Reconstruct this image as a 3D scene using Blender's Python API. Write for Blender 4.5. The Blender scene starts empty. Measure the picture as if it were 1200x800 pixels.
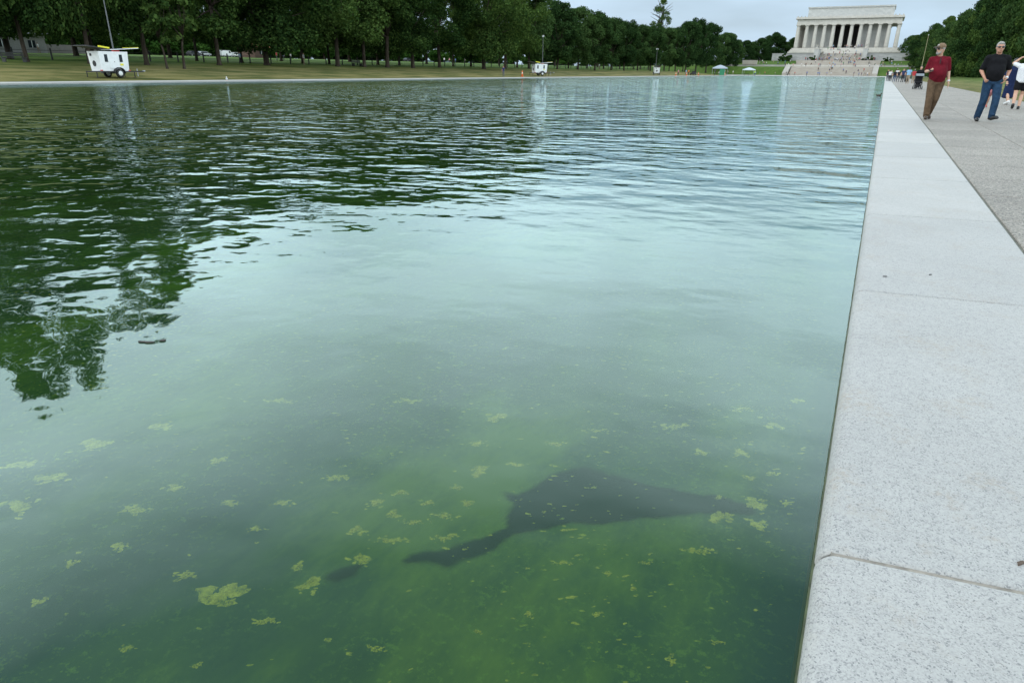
import bpy, bmesh, math, random
import numpy as np
from mathutils import Vector, Matrix

random.seed(7)
rng = np.random.default_rng(7)
scene = bpy.context.scene
COL = scene.collection

# ------------------------------------------------------------------ camera
CAM_F, YAW, PITCH, ROLL, CAM_H = 782.73, 0.475836, 0.384902, 0.00884339, 1.0608
_f = np.array([-math.sin(YAW) * math.cos(PITCH), math.cos(YAW) * math.cos(PITCH), -math.sin(PITCH)])
_r = np.array([math.cos(YAW), math.sin(YAW), 0.0])
_u = np.cross(_r, _f)
RIGHT = math.cos(ROLL) * _r + math.sin(ROLL) * _u
UP = -math.sin(ROLL) * _r + math.cos(ROLL) * _u
FWD = _f
cam_data = bpy.data.cameras.new('camera')
cam = bpy.data.objects.new('camera', cam_data)
COL.objects.link(cam)
cam_data.sensor_width = 36.0
cam_data.lens = CAM_F / 1200 * 36.0
cam_data.clip_start = 0.05
cam_data.clip_end = 9000
m = Matrix.Identity(4)
for i in range(3):
    m[i][0], m[i][1], m[i][2] = RIGHT[i], UP[i], -FWD[i]
m[2][3] = CAM_H
cam.matrix_world = m
scene.camera = cam

# ------------------------------------------------------------------ sky, sun, exposure
SUN_EL, SUN_AZ = math.radians(52), math.radians(-140)      # azimuth from +Y towards +X
world = bpy.data.worlds.new('World')
scene.world = world
world.use_nodes = True
nt = world.node_tree
nt.nodes.clear()
wo = nt.nodes.new('ShaderNodeOutputWorld')
sky = nt.nodes.new('ShaderNodeTexSky')
sky.sky_type = 'NISHITA'
sky.sun_disc = False
sky.sun_elevation = SUN_EL
sky.sun_rotation = SUN_AZ
sky.air_density = 1.0
sky.dust_density = 2.0
sky.ozone_density = 2.0
bg_sky = nt.nodes.new('ShaderNodeBackground')
bg_sky.inputs['Strength'].default_value = 0.09
nt.links.new(sky.outputs[0], bg_sky.inputs['Color'])
tc = nt.nodes.new('ShaderNodeTexCoord')
sep = nt.nodes.new('ShaderNodeSeparateXYZ')
nt.links.new(tc.outputs['Generated'], sep.inputs[0])
zadd = nt.nodes.new('ShaderNodeMath'); zadd.operation = 'ADD'; zadd.inputs[1].default_value = 0.22
zmax = nt.nodes.new('ShaderNodeMath'); zmax.operation = 'MAXIMUM'; zmax.inputs[1].default_value = 0.0
nt.links.new(sep.outputs['Z'], zmax.inputs[0]); nt.links.new(zmax.outputs[0], zadd.inputs[0])
dx = nt.nodes.new('ShaderNodeMath'); dx.operation = 'DIVIDE'
dy = nt.nodes.new('ShaderNodeMath'); dy.operation = 'DIVIDE'
nt.links.new(sep.outputs['X'], dx.inputs[0]); nt.links.new(zadd.outputs[0], dx.inputs[1])
nt.links.new(sep.outputs['Y'], dy.inputs[0]); nt.links.new(zadd.outputs[0], dy.inputs[1])
cmb = nt.nodes.new('ShaderNodeCombineXYZ')
nt.links.new(dx.outputs[0], cmb.inputs[0]); nt.links.new(dy.outputs[0], cmb.inputs[1])
cl = nt.nodes.new('ShaderNodeTexNoise')
cl.inputs['Scale'].default_value = 1.3
cl.inputs['Detail'].default_value = 4
cl.inputs['Roughness'].default_value = 0.5
nt.links.new(cmb.outputs[0], cl.inputs['Vector'])
cr = nt.nodes.new('ShaderNodeValToRGB')
cr.color_ramp.elements[0].position = 0.3; cr.color_ramp.elements[0].color = (0.6, 0.6, 0.6, 1)
cr.color_ramp.elements[1].position = 0.7; cr.color_ramp.elements[1].color = (1, 1, 1, 1)
nt.links.new(cl.outputs['Fac'], cr.inputs['Fac'])
bg_cl = nt.nodes.new('ShaderNodeBackground')
# thin overcast: hazy and a little dimmer at the horizon, brightest partway up, dimmest overhead
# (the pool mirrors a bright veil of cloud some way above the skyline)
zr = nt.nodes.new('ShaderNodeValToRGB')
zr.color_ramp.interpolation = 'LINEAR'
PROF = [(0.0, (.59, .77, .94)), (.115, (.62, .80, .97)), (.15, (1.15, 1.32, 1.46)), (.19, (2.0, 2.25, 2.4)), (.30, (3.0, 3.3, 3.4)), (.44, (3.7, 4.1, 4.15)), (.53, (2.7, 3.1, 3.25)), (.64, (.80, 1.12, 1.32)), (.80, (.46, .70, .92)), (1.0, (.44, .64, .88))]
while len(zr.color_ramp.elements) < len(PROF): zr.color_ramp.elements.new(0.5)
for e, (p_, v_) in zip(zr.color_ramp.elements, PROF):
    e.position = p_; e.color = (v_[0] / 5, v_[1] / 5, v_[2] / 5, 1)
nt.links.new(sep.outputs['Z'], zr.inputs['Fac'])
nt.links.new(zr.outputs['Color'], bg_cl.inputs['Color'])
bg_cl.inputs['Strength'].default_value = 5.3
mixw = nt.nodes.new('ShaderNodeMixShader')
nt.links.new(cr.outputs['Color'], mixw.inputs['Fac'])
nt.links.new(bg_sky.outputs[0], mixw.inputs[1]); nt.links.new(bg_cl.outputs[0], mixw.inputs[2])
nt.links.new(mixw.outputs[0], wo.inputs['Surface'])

sun_d = bpy.data.lights.new('sun', 'SUN')
sun_d.energy = 1.15
sun_d.angle = math.radians(16)
sun_d.color = (1.0, 0.95, 0.87)
sun = bpy.data.objects.new('sun', sun_d)
COL.objects.link(sun)
sdir = Vector((math.sin(SUN_AZ) * math.cos(SUN_EL), math.cos(SUN_AZ) * math.cos(SUN_EL), math.sin(SUN_EL)))
sun.rotation_euler = sdir.to_track_quat('Z', 'Y').to_euler()
sun.location = (-40, -40, 80)

vs = scene.view_settings
scene.display_settings.display_device = 'sRGB'
vs.view_transform = 'Standard'
vs.look = 'None'
vs.exposure = 0.0
vs.gamma = 1.0
vs.use_curve_mapping = False
cy = scene.cycles
cy.max_bounces = 8
cy.diffuse_bounces = 3
cy.glossy_bounces = 3
cy.transparent_max_bounces = 12
cy.use_denoising = True
cy.sample_clamp_indirect = 6

# ------------------------------------------------------------------ helpers
def ray(px, py):
    """direction of a photograph pixel (1200 x 800)"""
    return FWD + (px - 600) / CAM_F * RIGHT - (py - 400) / CAM_F * UP

def gy(px, X, z=0.0):
    """depth Y at which a thing standing at lateral X, height z is seen in column px"""
    lo, hi = 5.0, 900.0
    def col(Y):
        d = np.array([X, Y, z - CAM_H])
        w = d @ FWD
        return 600 + CAM_F * (d @ RIGHT) / w if w > 0.1 else -9e9
    for _ in range(50):
        mid = 0.5 * (lo + hi)
        if (col(mid) < px) == (X < 0): lo = mid
        else: hi = mid
    return 0.5 * (lo + hi)

def gx(px, Y, z=0.0):
    """lateral X at which a thing standing at depth Y is seen in column px"""
    lo, hi = -600.0, min(300.0, Y * 1.2)
    for _ in range(50):
        mid = 0.5 * (lo + hi)
        d = np.array([mid, Y, z - CAM_H])
        w = d @ FWD
        c = 600 + CAM_F * (d @ RIGHT) / w if w > 0.1 else -9e9
        if c < px: lo = mid
        else: hi = mid
    return 0.5 * (lo + hi)

def onz(px, py, z):
    d = ray(px, py)
    t = (z - CAM_H) / d[2]
    return t * d[0], t * d[1]

def tag(o, label=None, cat=None, group=None, kind=None):
    if label: o['label'] = label
    if cat: o['category'] = cat
    if group: o['group'] = group
    if kind: o['kind'] = kind
    return o

def empty(name, loc=(0, 0, 0), rz=0.0):
    o = bpy.data.objects.new(name, None)
    o.empty_display_size = 0.2
    COL.objects.link(o)
    o.location = loc
    o.rotation_euler = (0, 0, rz)
    return o

def copy_tree(o, parent=None):
    c = o.copy()
    COL.objects.link(c)
    c.parent = parent
    for ch in list(o.children):
        copy_tree(ch, c)
    return c

class MB:
    """collects shapes into one mesh"""
    def __init__(s):
        s.v, s.f, s.m, s.mi = [], [], [], 0
    def add(s, vs, fs):
        b = len(s.v)
        s.v += [tuple(p) for p in vs]
        for f in fs:
            s.f.append([b + i for i in f]); s.m.append(s.mi)
        return s
    def box(s, x0, x1, y0, y1, z0, z1, M=None):
        vs = [(x, y, z) for z in (z0, z1) for y in (y0, y1) for x in (x0, x1)]
        if M is not None: vs = [tuple(M @ Vector(p)) for p in vs]
        return s.add(vs, [(0, 2, 3, 1), (4, 5, 7, 6), (0, 1, 5, 4), (2, 6, 7, 3), (0, 4, 6, 2), (1, 3, 7, 5)])
    def cyl(s, p0, p1, r0, r1=None, n=12, caps=True):
        r1 = r0 if r1 is None else r1
        p0, p1 = Vector(p0), Vector(p1)
        d = (p1 - p0).normalized()
        a = d.orthogonal().normalized(); b = d.cross(a)
        vs = []
        for p, r in ((p0, r0), (p1, r1)):
            for k in range(n):
                t = 2 * math.pi * k / n
                vs.append(p + a * (r * math.cos(t)) + b * (r * math.sin(t)))
        fs = [(k, (k + 1) % n, n + (k + 1) % n, n + k) for k in range(n)]
        if caps: fs += [tuple(range(n))[::-1], tuple(range(n, 2 * n))]
        return s.add(vs, fs)
    def tube(s, pts, radii, n=8):
        pts = [Vector(p) for p in pts]
        vs, fs = [], []
        a = None
        for i, p in enumerate(pts):
            d = (pts[min(i + 1, len(pts) - 1)] - pts[max(i - 1, 0)]).normalized()
            if a is None: a = d.orthogonal().normalized()
            a = (a - d * a.dot(d)).normalized(); b = d.cross(a)
            for k in range(n):
                t = 2 * math.pi * k / n
                vs.append(p + (a * math.cos(t) + b * math.sin(t)) * radii[i])
        for i in range(len(pts) - 1):
            for k in range(n):
                fs.append((i * n + k, i * n + (k + 1) % n, (i + 1) * n + (k + 1) % n, (i + 1) * n + k))
        fs += [tuple(range(n))[::-1], tuple(range((len(pts) - 1) * n, len(pts) * n))]
        return s.add(vs, fs)
    def lathe(s, prof, n=16, c=(0, 0, 0)):
        vs, fs = [], []
        for r, z in prof:
            for k in range(n):
                t = 2 * math.pi * k / n
                vs.append((c[0] + r * math.cos(t), c[1] + r * math.sin(t), c[2] + z))
        for i in range(len(prof) - 1):
            for k in range(n):
                fs.append((i * n + k, i * n + (k + 1) % n, (i + 1) * n + (k + 1) % n, (i + 1) * n + k))
        fs += [tuple(range(n))[::-1], tuple(range((len(prof) - 1) * n, len(prof) * n))]
        return s.add(vs, fs)
    def ell(s, c, r, n=12, k=8, M=None):
        vs, fs = [], []
        for i in range(k + 1):
            ph = math.pi * i / k
            for j in range(n):
                t = 2 * math.pi * j / n
                p = Vector((r[0] * math.sin(ph) * math.cos(t), r[1] * math.sin(ph) * math.sin(t), -r[2] * math.cos(ph)))
                if M is not None: p = M @ p
                vs.append(p + Vector(c))
        for i in range(k):
            for j in range(n):
                fs.append((i * n + j, i * n + (j + 1) % n, (i + 1) * n + (j + 1) % n, (i + 1) * n + j))
        return s.add(vs, fs)
    def cap(s, p0, p1, r0, r1=None, n=12):
        r1 = r0 if r1 is None else r1
        s.ell(p0, (r0, r0, r0), n, 8); s.ell(p1, (r1, r1, r1), n, 8)
        if (Vector(p1) - Vector(p0)).length > 1e-5: s.cyl(p0, p1, r0, r1, n)
        return s
    def prism(s, poly, axis, a0, a1):
        """poly of 2D points extruded along axis 'x','y' or 'z'"""
        n = len(poly)
        def P(u, v, w):
            return {'x': (w, u, v), 'y': (u, w, v), 'z': (u, v, w)}[axis]
        vs = [P(u, v, a0) for u, v in poly] + [P(u, v, a1) for u, v in poly]
        fs = [tuple(range(n))[::-1], tuple(range(n, 2 * n))]
        fs += [(k, (k + 1) % n, n + (k + 1) % n, n + k) for k in range(n)]
        return s.add(vs, fs)
    def mesh(s, name, mats, smooth=False):
        me = bpy.data.meshes.new(name)
        me.from_pydata([tuple(p) for p in s.v], [], s.f)
        if not isinstance(mats, (list, tuple)): mats = [mats]
        for mt in mats: me.materials.append(mt)
        if len(mats) > 1: me.polygons.foreach_set('material_index', s.m)
        if smooth: me.polygons.foreach_set('use_smooth', [True] * len(me.polygons))
        bm = bmesh.new(); bm.from_mesh(me)
        bmesh.ops.recalc_face_normals(bm, faces=bm.faces)
        bm.to_mesh(me); bm.free()
        me.update()
        return me
    def build(s, name, mats, parent=None, smooth=False):
        return put(name, s.mesh(name, mats, smooth), parent)

def put(name, me, parent=None, loc=None, rz=None):
    o = bpy.data.objects.new(name, me)
    COL.objects.link(o)
    if parent is not None: o.parent = parent
    if loc is not None: o.location = loc
    if rz is not None: o.rotation_euler = (0, 0, rz)
    return o

def remesh(mb, name, mats, voxel, smooth_it=6, parent=None):
    """fuse overlapping solids into one continuous surface"""
    tmp = bpy.data.objects.new('tmp', mb.mesh('tmp', mats))
    COL.objects.link(tmp)
    r = tmp.modifiers.new('r', 'REMESH'); r.mode = 'VOXEL'; r.voxel_size = voxel; r.use_smooth_shade = True
    if smooth_it:
        sm = tmp.modifiers.new('s', 'SMOOTH'); sm.iterations = smooth_it; sm.factor = 0.5
    dg = bpy.context.evaluated_depsgraph_get()
    me = bpy.data.meshes.new_from_object(tmp.evaluated_get(dg), depsgraph=dg)
    old = tmp.data
    bpy.data.objects.remove(tmp); bpy.data.meshes.remove(old)
    me.name = name
    if len(me.materials) == 0:
        for mt in (mats if isinstance(mats, (list, tuple)) else [mats]): me.materials.append(mt)
    me.polygons.foreach_set('use_smooth', [True] * len(me.polygons))
    if parent is False: return me
    return put(name, me, parent)

# ------------------------------------------------------------------ materials
class NT:
    def __init__(s, name):
        s.mat = bpy.data.materials.new(name)
        s.mat.use_nodes = True
        s.t = s.mat.node_tree
        s.b = s.t.nodes['Principled BSDF']
        s.out = s.t.nodes['Material Output']
    def n(s, typ, **kw):
        nd = s.t.nodes.new(typ)
        for k, v in kw.items():
            if k in nd.inputs: nd.inputs[k].default_value = v
            else: setattr(nd, k, v)
        return nd
    def l(s, a, b): s.t.links.new(a, b)
    def coord(s, kind='Object', scale=(1, 1, 1), rot=(0, 0, 0)):
        c = s.n('ShaderNodeTexCoord'); mp = s.n('ShaderNodeMapping')
        mp.inputs['Scale'].default_value = scale; mp.inputs['Rotation'].default_value = rot
        s.l(c.outputs[kind], mp.inputs['Vector'])
        return mp.outputs[0]
    def coord_each(s):
        # object coordinates shifted by a random amount per object, so alike pieces differ
        c = s.n('ShaderNodeTexCoord'); oi = s.n('ShaderNodeObjectInfo')
        mu = s.n('ShaderNodeVectorMath', operation='SCALE'); mu.inputs[0].default_value = (37.0, 61.0, 0.0)
        s.l(oi.outputs['Random'], mu.inputs['Scale'])
        ad = s.n('ShaderNodeVectorMath', operation='ADD')
        s.l(c.outputs['Object'], ad.inputs[0]); s.l(mu.outputs[0], ad.inputs[1])
        return ad.outputs[0]
    def noise(s, vec, scale, detail=3, rough=0.55):
        nd = s.n('ShaderNodeTexNoise', Scale=scale, Detail=detail, Roughness=rough)
        if vec is not None: s.l(vec, nd.inputs['Vector'])
        return nd.outputs['Fac']
    def ramp(s, fac, stops):
        r = s.n('ShaderNodeValToRGB')
        el = r.color_ramp.elements
        while len(el) < len(stops): el.new(0.5)
        for e, (p, c) in zip(el, stops):
            e.position = p
            e.color = tuple(c) + (1,) if len(c) == 3 else c
        s.l(fac, r.inputs['Fac'])
        return r.outputs['Color']
    def mix(s, fac, a, b, mode='MIX'):
        nd = s.n('ShaderNodeMix', data_type='RGBA', blend_type=mode)
        for v, i in ((fac, 0), (a, 6), (b, 7)):
            if hasattr(v, 'is_output'): s.l(v, nd.inputs[i])
            elif i == 0: nd.inputs[0].default_value = v
            else: nd.inputs[i].default_value = tuple(v) + (1,) if len(v) == 3 else v
        return nd.outputs[2]
    def math(s, op, a, b=0.0):
        nd = s.n('ShaderNodeMath', operation=op)
        for v, i in ((a, 0), (b, 1)):
            if hasattr(v, 'is_output'): s.l(v, nd.inputs[i])
            else: nd.inputs[i].default_value = v
        return nd.outputs[0]
    def bump(s, h, dist=0.01, strength=1.0, to=None):
        b = s.n('ShaderNodeBump', Distance=dist, Strength=strength)
        s.l(h, b.inputs['Height'])
        s.l(b.outputs[0], (to or s.b).inputs['Normal'])
        return b

def G(v): return (v, v, v)

MATS = {}
def simple(name, col, rough=0.6, metal=0.0, var=0.12, scale=6.0, spec=None):
    if name in MATS: return MATS[name]
    t = NT(name)
    v = t.coord('Object')
    f = t.noise(v, scale, 3)
    lo = tuple(c * (1 - var) for c in col); hi = tuple(min(1, c * (1 + var)) for c in col)
    t.l(t.ramp(f, [(0.3, lo), (0.7, hi)]), t.b.inputs['Base Color'])
    t.b.inputs['Roughness'].default_value = rough
    t.b.inputs['Metallic'].default_value = metal
    if spec is not None: t.b.inputs['Specular IOR Level'].default_value = spec
    MATS[name] = t.mat
    return t.mat

def mat_granite():
    t = NT('white_granite')
    v = t.coord_each()
    oi = t.n('ShaderNodeObjectInfo')
    vo = t.n('ShaderNodeTexVoronoi', Scale=290.0); t.l(v, vo.inputs['Vector'])
    cell = t.n('ShaderNodeSeparateColor'); t.l(vo.outputs['Color'], cell.inputs[0])
    clus = t.noise(v, 26, 4, 0.65)
    grain = t.math('ADD', t.math('MULTIPLY', cell.outputs[0], 0.55), t.math('MULTIPLY', clus, 0.55))
    base = t.ramp(grain, [(0.0, (0.20, 0.20, 0.205)), (0.24, (0.285, 0.28, 0.272)), (0.42, (0.375, 0.364, 0.348)), (0.75, (0.445, 0.432, 0.41))])
    dark = t.math('MULTIPLY', t.math('GREATER_THAN', cell.outputs[1], 0.86), t.math('GREATER_THAN', t.noise(v, 60, 3, .7), 0.5))
    c1 = t.mix(t.math('MULTIPLY', dark, 0.6), base, (0.10, 0.105, 0.115))
    # pale quartz clouding and broad tonal drift, slab to slab
    drift = t.noise(v, 1.6, 4, 0.6)
    c2 = t.mix(0.55, c1, t.ramp(drift, [(0.3, G(0.80)), (0.7, G(1.0))]), 'MULTIPLY')
    shade = t.ramp(oi.outputs['Random'], [(0.0, (0.86, 0.865, 0.87)), (1.0, (1, 0.995, 0.985))])
    c2 = t.mix(1.0, c2, shade, 'MULTIPLY')
    # tan rust stains
    st = t.noise(v, 3.1, 6, 0.72)
    sf = t.ramp(st, [(0.52, G(0)), (0.70, G(0.6))])
    st2 = t.noise(v, 38, 3, 0.7)
    sfm = t.math('MULTIPLY', sf, t.ramp(st2, [(0.4, G(0)), (0.62, G(1))]))
    c3 = t.mix(sfm, c2, (0.30, 0.24, 0.17))
    t.l(c3, t.b.inputs['Base Color'])
    t.b.inputs['Roughness'].default_value = 0.62
    t.bump(grain, 0.0012, 0.6)
    return t.mat

def mat_aggregate():
    t = NT('exposed_aggregate_concrete')
    v = t.coord_each()
    oi = t.n('ShaderNodeObjectInfo')
    vo = t.n('ShaderNodeTexVoronoi', Scale=85.0); t.l(v, vo.inputs['Vector'])
    cell = t.n('ShaderNodeSeparateColor'); t.l(vo.outputs['Color'], cell.inputs[0])
    base = t.ramp(cell.outputs[0], [(0.0, (0.08, 0.08, 0.075)), (0.25, (0.185, 0.163, 0.138)), (0.6, (0.275, 0.245, 0.21)), (1.0, (0.40, 0.36, 0.31))])
    d = t.noise(v, 1.1, 5, 0.65)
    c = t.mix(0.7, base, t.ramp(d, [(0.3, G(0.78)), (0.7, G(1.08))]), 'MULTIPLY')
    c = t.mix(1.0, c, t.ramp(oi.outputs['Random'], [(0, G(0.88)), (1, G(1.06))]), 'MULTIPLY')
    t.l(c, t.b.inputs['Base Color'])
    t.b.inputs['Roughness'].default_value = 0.8
    t.bump(vo.outputs['Distance'], 0.004, 0.5)
    return t.mat

def mat_grass(name, stops, scale):
    t = NT(name)
    v = t.coord('Object')
    a = t.noise(v, scale, 6, 0.65)
    b = t.noise(t.coord('Object', (1, 0.25, 1)), scale * 6, 4, 0.6)
    f = t.math('ADD', t.math('MULTIPLY', a, 0.65), t.math('MULTIPLY', b, 0.35))
    t.l(t.ramp(f, stops), t.b.inputs['Base Color'])
    t.b.inputs['Roughness'].default_value = 0.95
    t.b.inputs['Specular IOR Level'].default_value = 0.1
    t.bump(t.noise(v, 40, 3), 0.05, 0.6)
    return t.mat

def mat_lawn():
    # worn, dry turf beside the pool, greener further out
    t = NT('lawn_turf')
    g = t.n('ShaderNodeNewGeometry')
    v = t.coord('Object')
    a = t.noise(v, 0.22, 6, 0.65)
    b = t.noise(t.coord('Object', (0.6, 0.14, 1)), 1.0, 5, 0.6)
    f = t.math('ADD', t.math('MULTIPLY', a, 0.5), t.math('MULTIPLY', b, 0.5))
    dry = t.ramp(f, [(0.36, (0.058, 0.076, 0.018)), (0.46, (0.115, 0.112, 0.036)), (0.53, (0.20, 0.17, 0.065)), (0.66, (0.29, 0.225, 0.10))])
    lush = t.ramp(f, [(0.3, (0.04, 0.078, 0.014)), (0.5, (0.066, 0.118, 0.020)), (0.7, (0.105, 0.158, 0.032))])
    sx = t.n('ShaderNodeSeparateXYZ'); t.l(g.outputs['Position'], sx.inputs[0])
    far = t.n('ShaderNodeMapRange'); far.inputs['From Min'].default_value = -70; far.inputs['From Max'].default_value = -86
    t.l(sx.outputs['X'], far.inputs['Value'])
    rt = t.n('ShaderNodeMapRange'); rt.inputs['From Min'].default_value = 5; rt.inputs['From Max'].default_value = 16
    t.l(sx.outputs['X'], rt.inputs['Value'])
    mound = t.n('ShaderNodeMapRange'); mound.inputs['From Min'].default_value = 340; mound.inputs['From Max'].default_value = 380
    t.l(sx.outputs['Y'], mound.inputs['Value'])
    fac = t.math('MAXIMUM', t.math('MAXIMUM', far.outputs[0], t.math('MULTIPLY', rt.outputs[0], 0.85)), mound.outputs[0])
    fac = t.math('MAXIMUM', fac, 0.12)
    t.l(t.mix(fac, dry, lush), t.b.inputs['Base Color'])
    t.b.inputs['Roughness'].default_value = 0.95
    t.b.inputs['Specular IOR Level'].default_value = 0.1
    t.bump(t.noise(v, 30, 3), 0.06, 0.7)
    return t.mat

def mat_leaf(name, c0, c1, c2):
    t = NT(name)
    g = t.n('ShaderNodeNewGeometry')
    oi = t.n('ShaderNodeObjectInfo')
    big = t.noise(t.coord('Object'), 0.35, 3, 0.6)
    f = t.math('ADD', t.math('MULTIPLY', g.outputs['Random Per Island'], 0.55), t.math('MULTIPLY', big, 0.45))
    f = t.math('ADD', f, t.math('MULTIPLY', t.math('SUBTRACT', oi.outputs['Random'], 0.5), 0.42))
    c = t.ramp(f, [(0.2, c0), (0.5, c1), (0.82, c2)])
    d = t.n('ShaderNodeBsdfDiffuse'); t.l(c, d.inputs['Color'])
    tr = t.n('ShaderNodeBsdfTranslucent'); t.l(t.mix(1.0, c, (1.0, 1.1, 0.5), 'MULTIPLY'), tr.inputs['Color'])
    mx = t.n('ShaderNodeMixShader'); mx.inputs[0].default_value = 0.22
    t.l(d.outputs[0], mx.inputs[1]); t.l(tr.outputs[0], mx.inputs[2])
    t.l(mx.outputs[0], t.out.inputs['Surface'])
    return t.mat

def mat_bark():
    t = NT('tree_bark')
    v = t.coord('Object', (1, 1, 0.18))
    f = t.noise(v, 5, 5, 0.7)
    t.l(t.ramp(f, [(0.3, (0.022, 0.017, 0.013)), (0.55, (0.055, 0.044, 0.034)), (0.75, (0.10, 0.085, 0.066))]), t.b.inputs['Base Color'])
    t.b.inputs['Roughness'].default_value = 0.95
    t.b.inputs['Specular IOR Level'].default_value = 0.1
    t.bump(f, 0.06, 0.9)
    return t.mat

def mat_water():
    t = NT('pool_water')
    # ripples: crests lie across the breeze, long soft swell, fine chop further out.
    # The slope is a true gradient taken over 2 cm, so far ripples keep their steepness.
    tcw = t.n('ShaderNodeTexCoord')
    breeze = t.ramp(t.noise(t.coord('Object', (0.05, 0.09, 1)), 1.0, 3, 0.5), [(0.3, G(0.6)), (0.7, G(1.0))])
    sx = t.n('ShaderNodeSeparateXYZ'); t.l(tcw.outputs['Object'], sx.inputs[0])
    calm = t.n('ShaderNodeMapRange'); calm.interpolation_type = 'SMOOTHSTEP'
    calm.inputs['From Min'].default_value = 1.5; calm.inputs['From Max'].default_value = 9.0
    calm.inputs['To Min'].default_value = 0.16; calm.inputs['To Max'].default_value = 1.0
    # distance from the sheltered near corner of the basin
    dd = t.math('SQRT', t.math('ADD', t.math('POWER', sx.outputs['X'], 2.0), t.math('POWER', sx.outputs['Y'], 2.0)))
    t.l(dd, calm.inputs['Value'])
    fetch = t.n('ShaderNodeMapRange'); fetch.inputs['From Min'].default_value = 8; fetch.inputs['From Max'].default_value = 70
    fetch.inputs['To Min'].default_value = 1.0; fetch.inputs['To Max'].default_value = 1.8
    t.l(dd, fetch.inputs['Value'])
    lee = t.n('ShaderNodeMapRange'); lee.interpolation_type = 'SMOOTHSTEP'      # calmer water in the lee of the near bank
    lee.inputs['From Min'].default_value = -11; lee.inputs['From Max'].default_value = -1
    lee.inputs['To Min'].default_value = 1.0; lee.inputs['To Max'].default_value = 0.5
    t.l(sx.outputs['X'], lee.inputs['Value'])
    k = t.math('MULTIPLY', t.math('MULTIPLY', breeze, calm.outputs[0]), t.math('MULTIPLY', fetch.outputs[0], lee.outputs[0]))
    def height(off):
        ad = t.n('ShaderNodeVectorMath', operation='ADD'); ad.inputs[1].default_value = off
        t.l(tcw.outputs['Object'], ad.inputs[0])
        def layer(sc, deg, scale, det):
            mp = t.n('ShaderNodeMapping'); mp.inputs['Scale'].default_value = sc; mp.inputs['Rotation'].default_value = (0, 0, math.radians(deg))
            t.l(ad.outputs[0], mp.inputs['Vector'])
            return t.noise(mp.outputs[0], scale, det, 0.45)
        n0 = layer((0.6, 1, 1), -12, 0.5, 1)
        n1 = layer((0.5, 1, 1), -24, 1.5, 1.5)
        n2 = layer((0.7, 1, 1), -34, 3.6, 1.5)
        n3 = layer((0.9, 1, 1), -20, 8.0, 1)
        h = t.math('ADD', t.math('MULTIPLY', n1, WV[1]), t.math('MULTIPLY', n2, WV[2]))
        h = t.math('ADD', h, t.math('MULTIPLY', n3, WV[3]))
        return t.math('ADD', t.math('MULTIPLY', h, k), t.math('MULTIPLY', n0, WV[0]))
    EPS = 0.02
    h0 = height((0, 0, 0)); hx = height((EPS, 0, 0)); hy = height((0, EPS, 0))
    cn = t.n('ShaderNodeCombineXYZ'); cn.inputs[2].default_value = 1.0
    t.l(t.math('MULTIPLY', t.math('SUBTRACT', h0, hx), 1 / EPS), cn.inputs[0])
    t.l(t.math('MULTIPLY', t.math('SUBTRACT', h0, hy), 1 / EPS), cn.inputs[1])
    bp = t.n('ShaderNodeVectorMath', operation='NORMALIZE'); t.l(cn.outputs[0], bp.inputs[0])
    fr = t.n('ShaderNodeFresnel', IOR=1.42); t.l(bp.outputs[0], fr.inputs['Normal'])
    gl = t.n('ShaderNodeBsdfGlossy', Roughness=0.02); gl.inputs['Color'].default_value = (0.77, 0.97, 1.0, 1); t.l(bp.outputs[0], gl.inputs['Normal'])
    tr = t.n('ShaderNodeBsdfTransparent'); tr.inputs['Color'].default_value = (0.93, 1.0, 0.96, 1)
    df = t.n('ShaderNodeBsdfDiffuse')
    murk = t.noise(t.coord('Object'), 0.5, 5, 0.6)
    t.l(t.ramp(murk, [(0.3, (0.060, 0.130, 0.020)), (0.7, (0.095, 0.170, 0.036))]), df.inputs['Color'])
    body = t.n('ShaderNodeMixShader'); body.inputs[0].default_value = 0.15
    t.l(tr.outputs[0], body.inputs[1]); t.l(df.outputs[0], body.inputs[2])
    mx = t.n('ShaderNodeMixShader')
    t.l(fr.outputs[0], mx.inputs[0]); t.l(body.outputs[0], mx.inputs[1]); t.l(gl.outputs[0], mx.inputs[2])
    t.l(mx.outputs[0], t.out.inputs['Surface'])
    va = t.n('ShaderNodeVolumeAbsorption', Density=1.1); va.inputs['Color'].default_value = (0.20, 0.56, 0.50, 1)
    t.l(va.outputs[0], t.out.inputs['Volume'])
    return t.mat
WV = (0.026, 0.078, 0.044, 0.013)

def mat_floor():
    t = NT('algae_floor')
    v = t.coord('Object')
    vs_ = t.coord('Object', (1.0, 0.55, 1), (0, 0, math.radians(24)))
    a = t.noise(vs_, 0.75, 7, 0.66)
    base = t.ramp(a, [(0.28, (0.007, 0.048, 0.056)), (0.42, (0.024, 0.094, 0.088)), (0.52, (0.12, 0.20, 0.075)), (0.63, (0.42, 0.46, 0.075))])
    fine = t.noise(v, 34, 4, 0.75)
    sp = t.ramp(fine, [(0.54, G(0)), (0.68, G(0.85))])
    patch = t.ramp(t.noise(vs_, 1.1, 5, 0.65), [(0.38, G(0)), (0.58, G(1))])
    c = t.mix(t.math('MULTIPLY', sp, patch), base, (0.46, 0.54, 0.09))
    t.l(c, t.b.inputs['Base Color'])
    t.b.inputs['Roughness'].default_value = 0.95
    t.b.inputs['Specular IOR Level'].default_value = 0.0
    return t.mat

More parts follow.
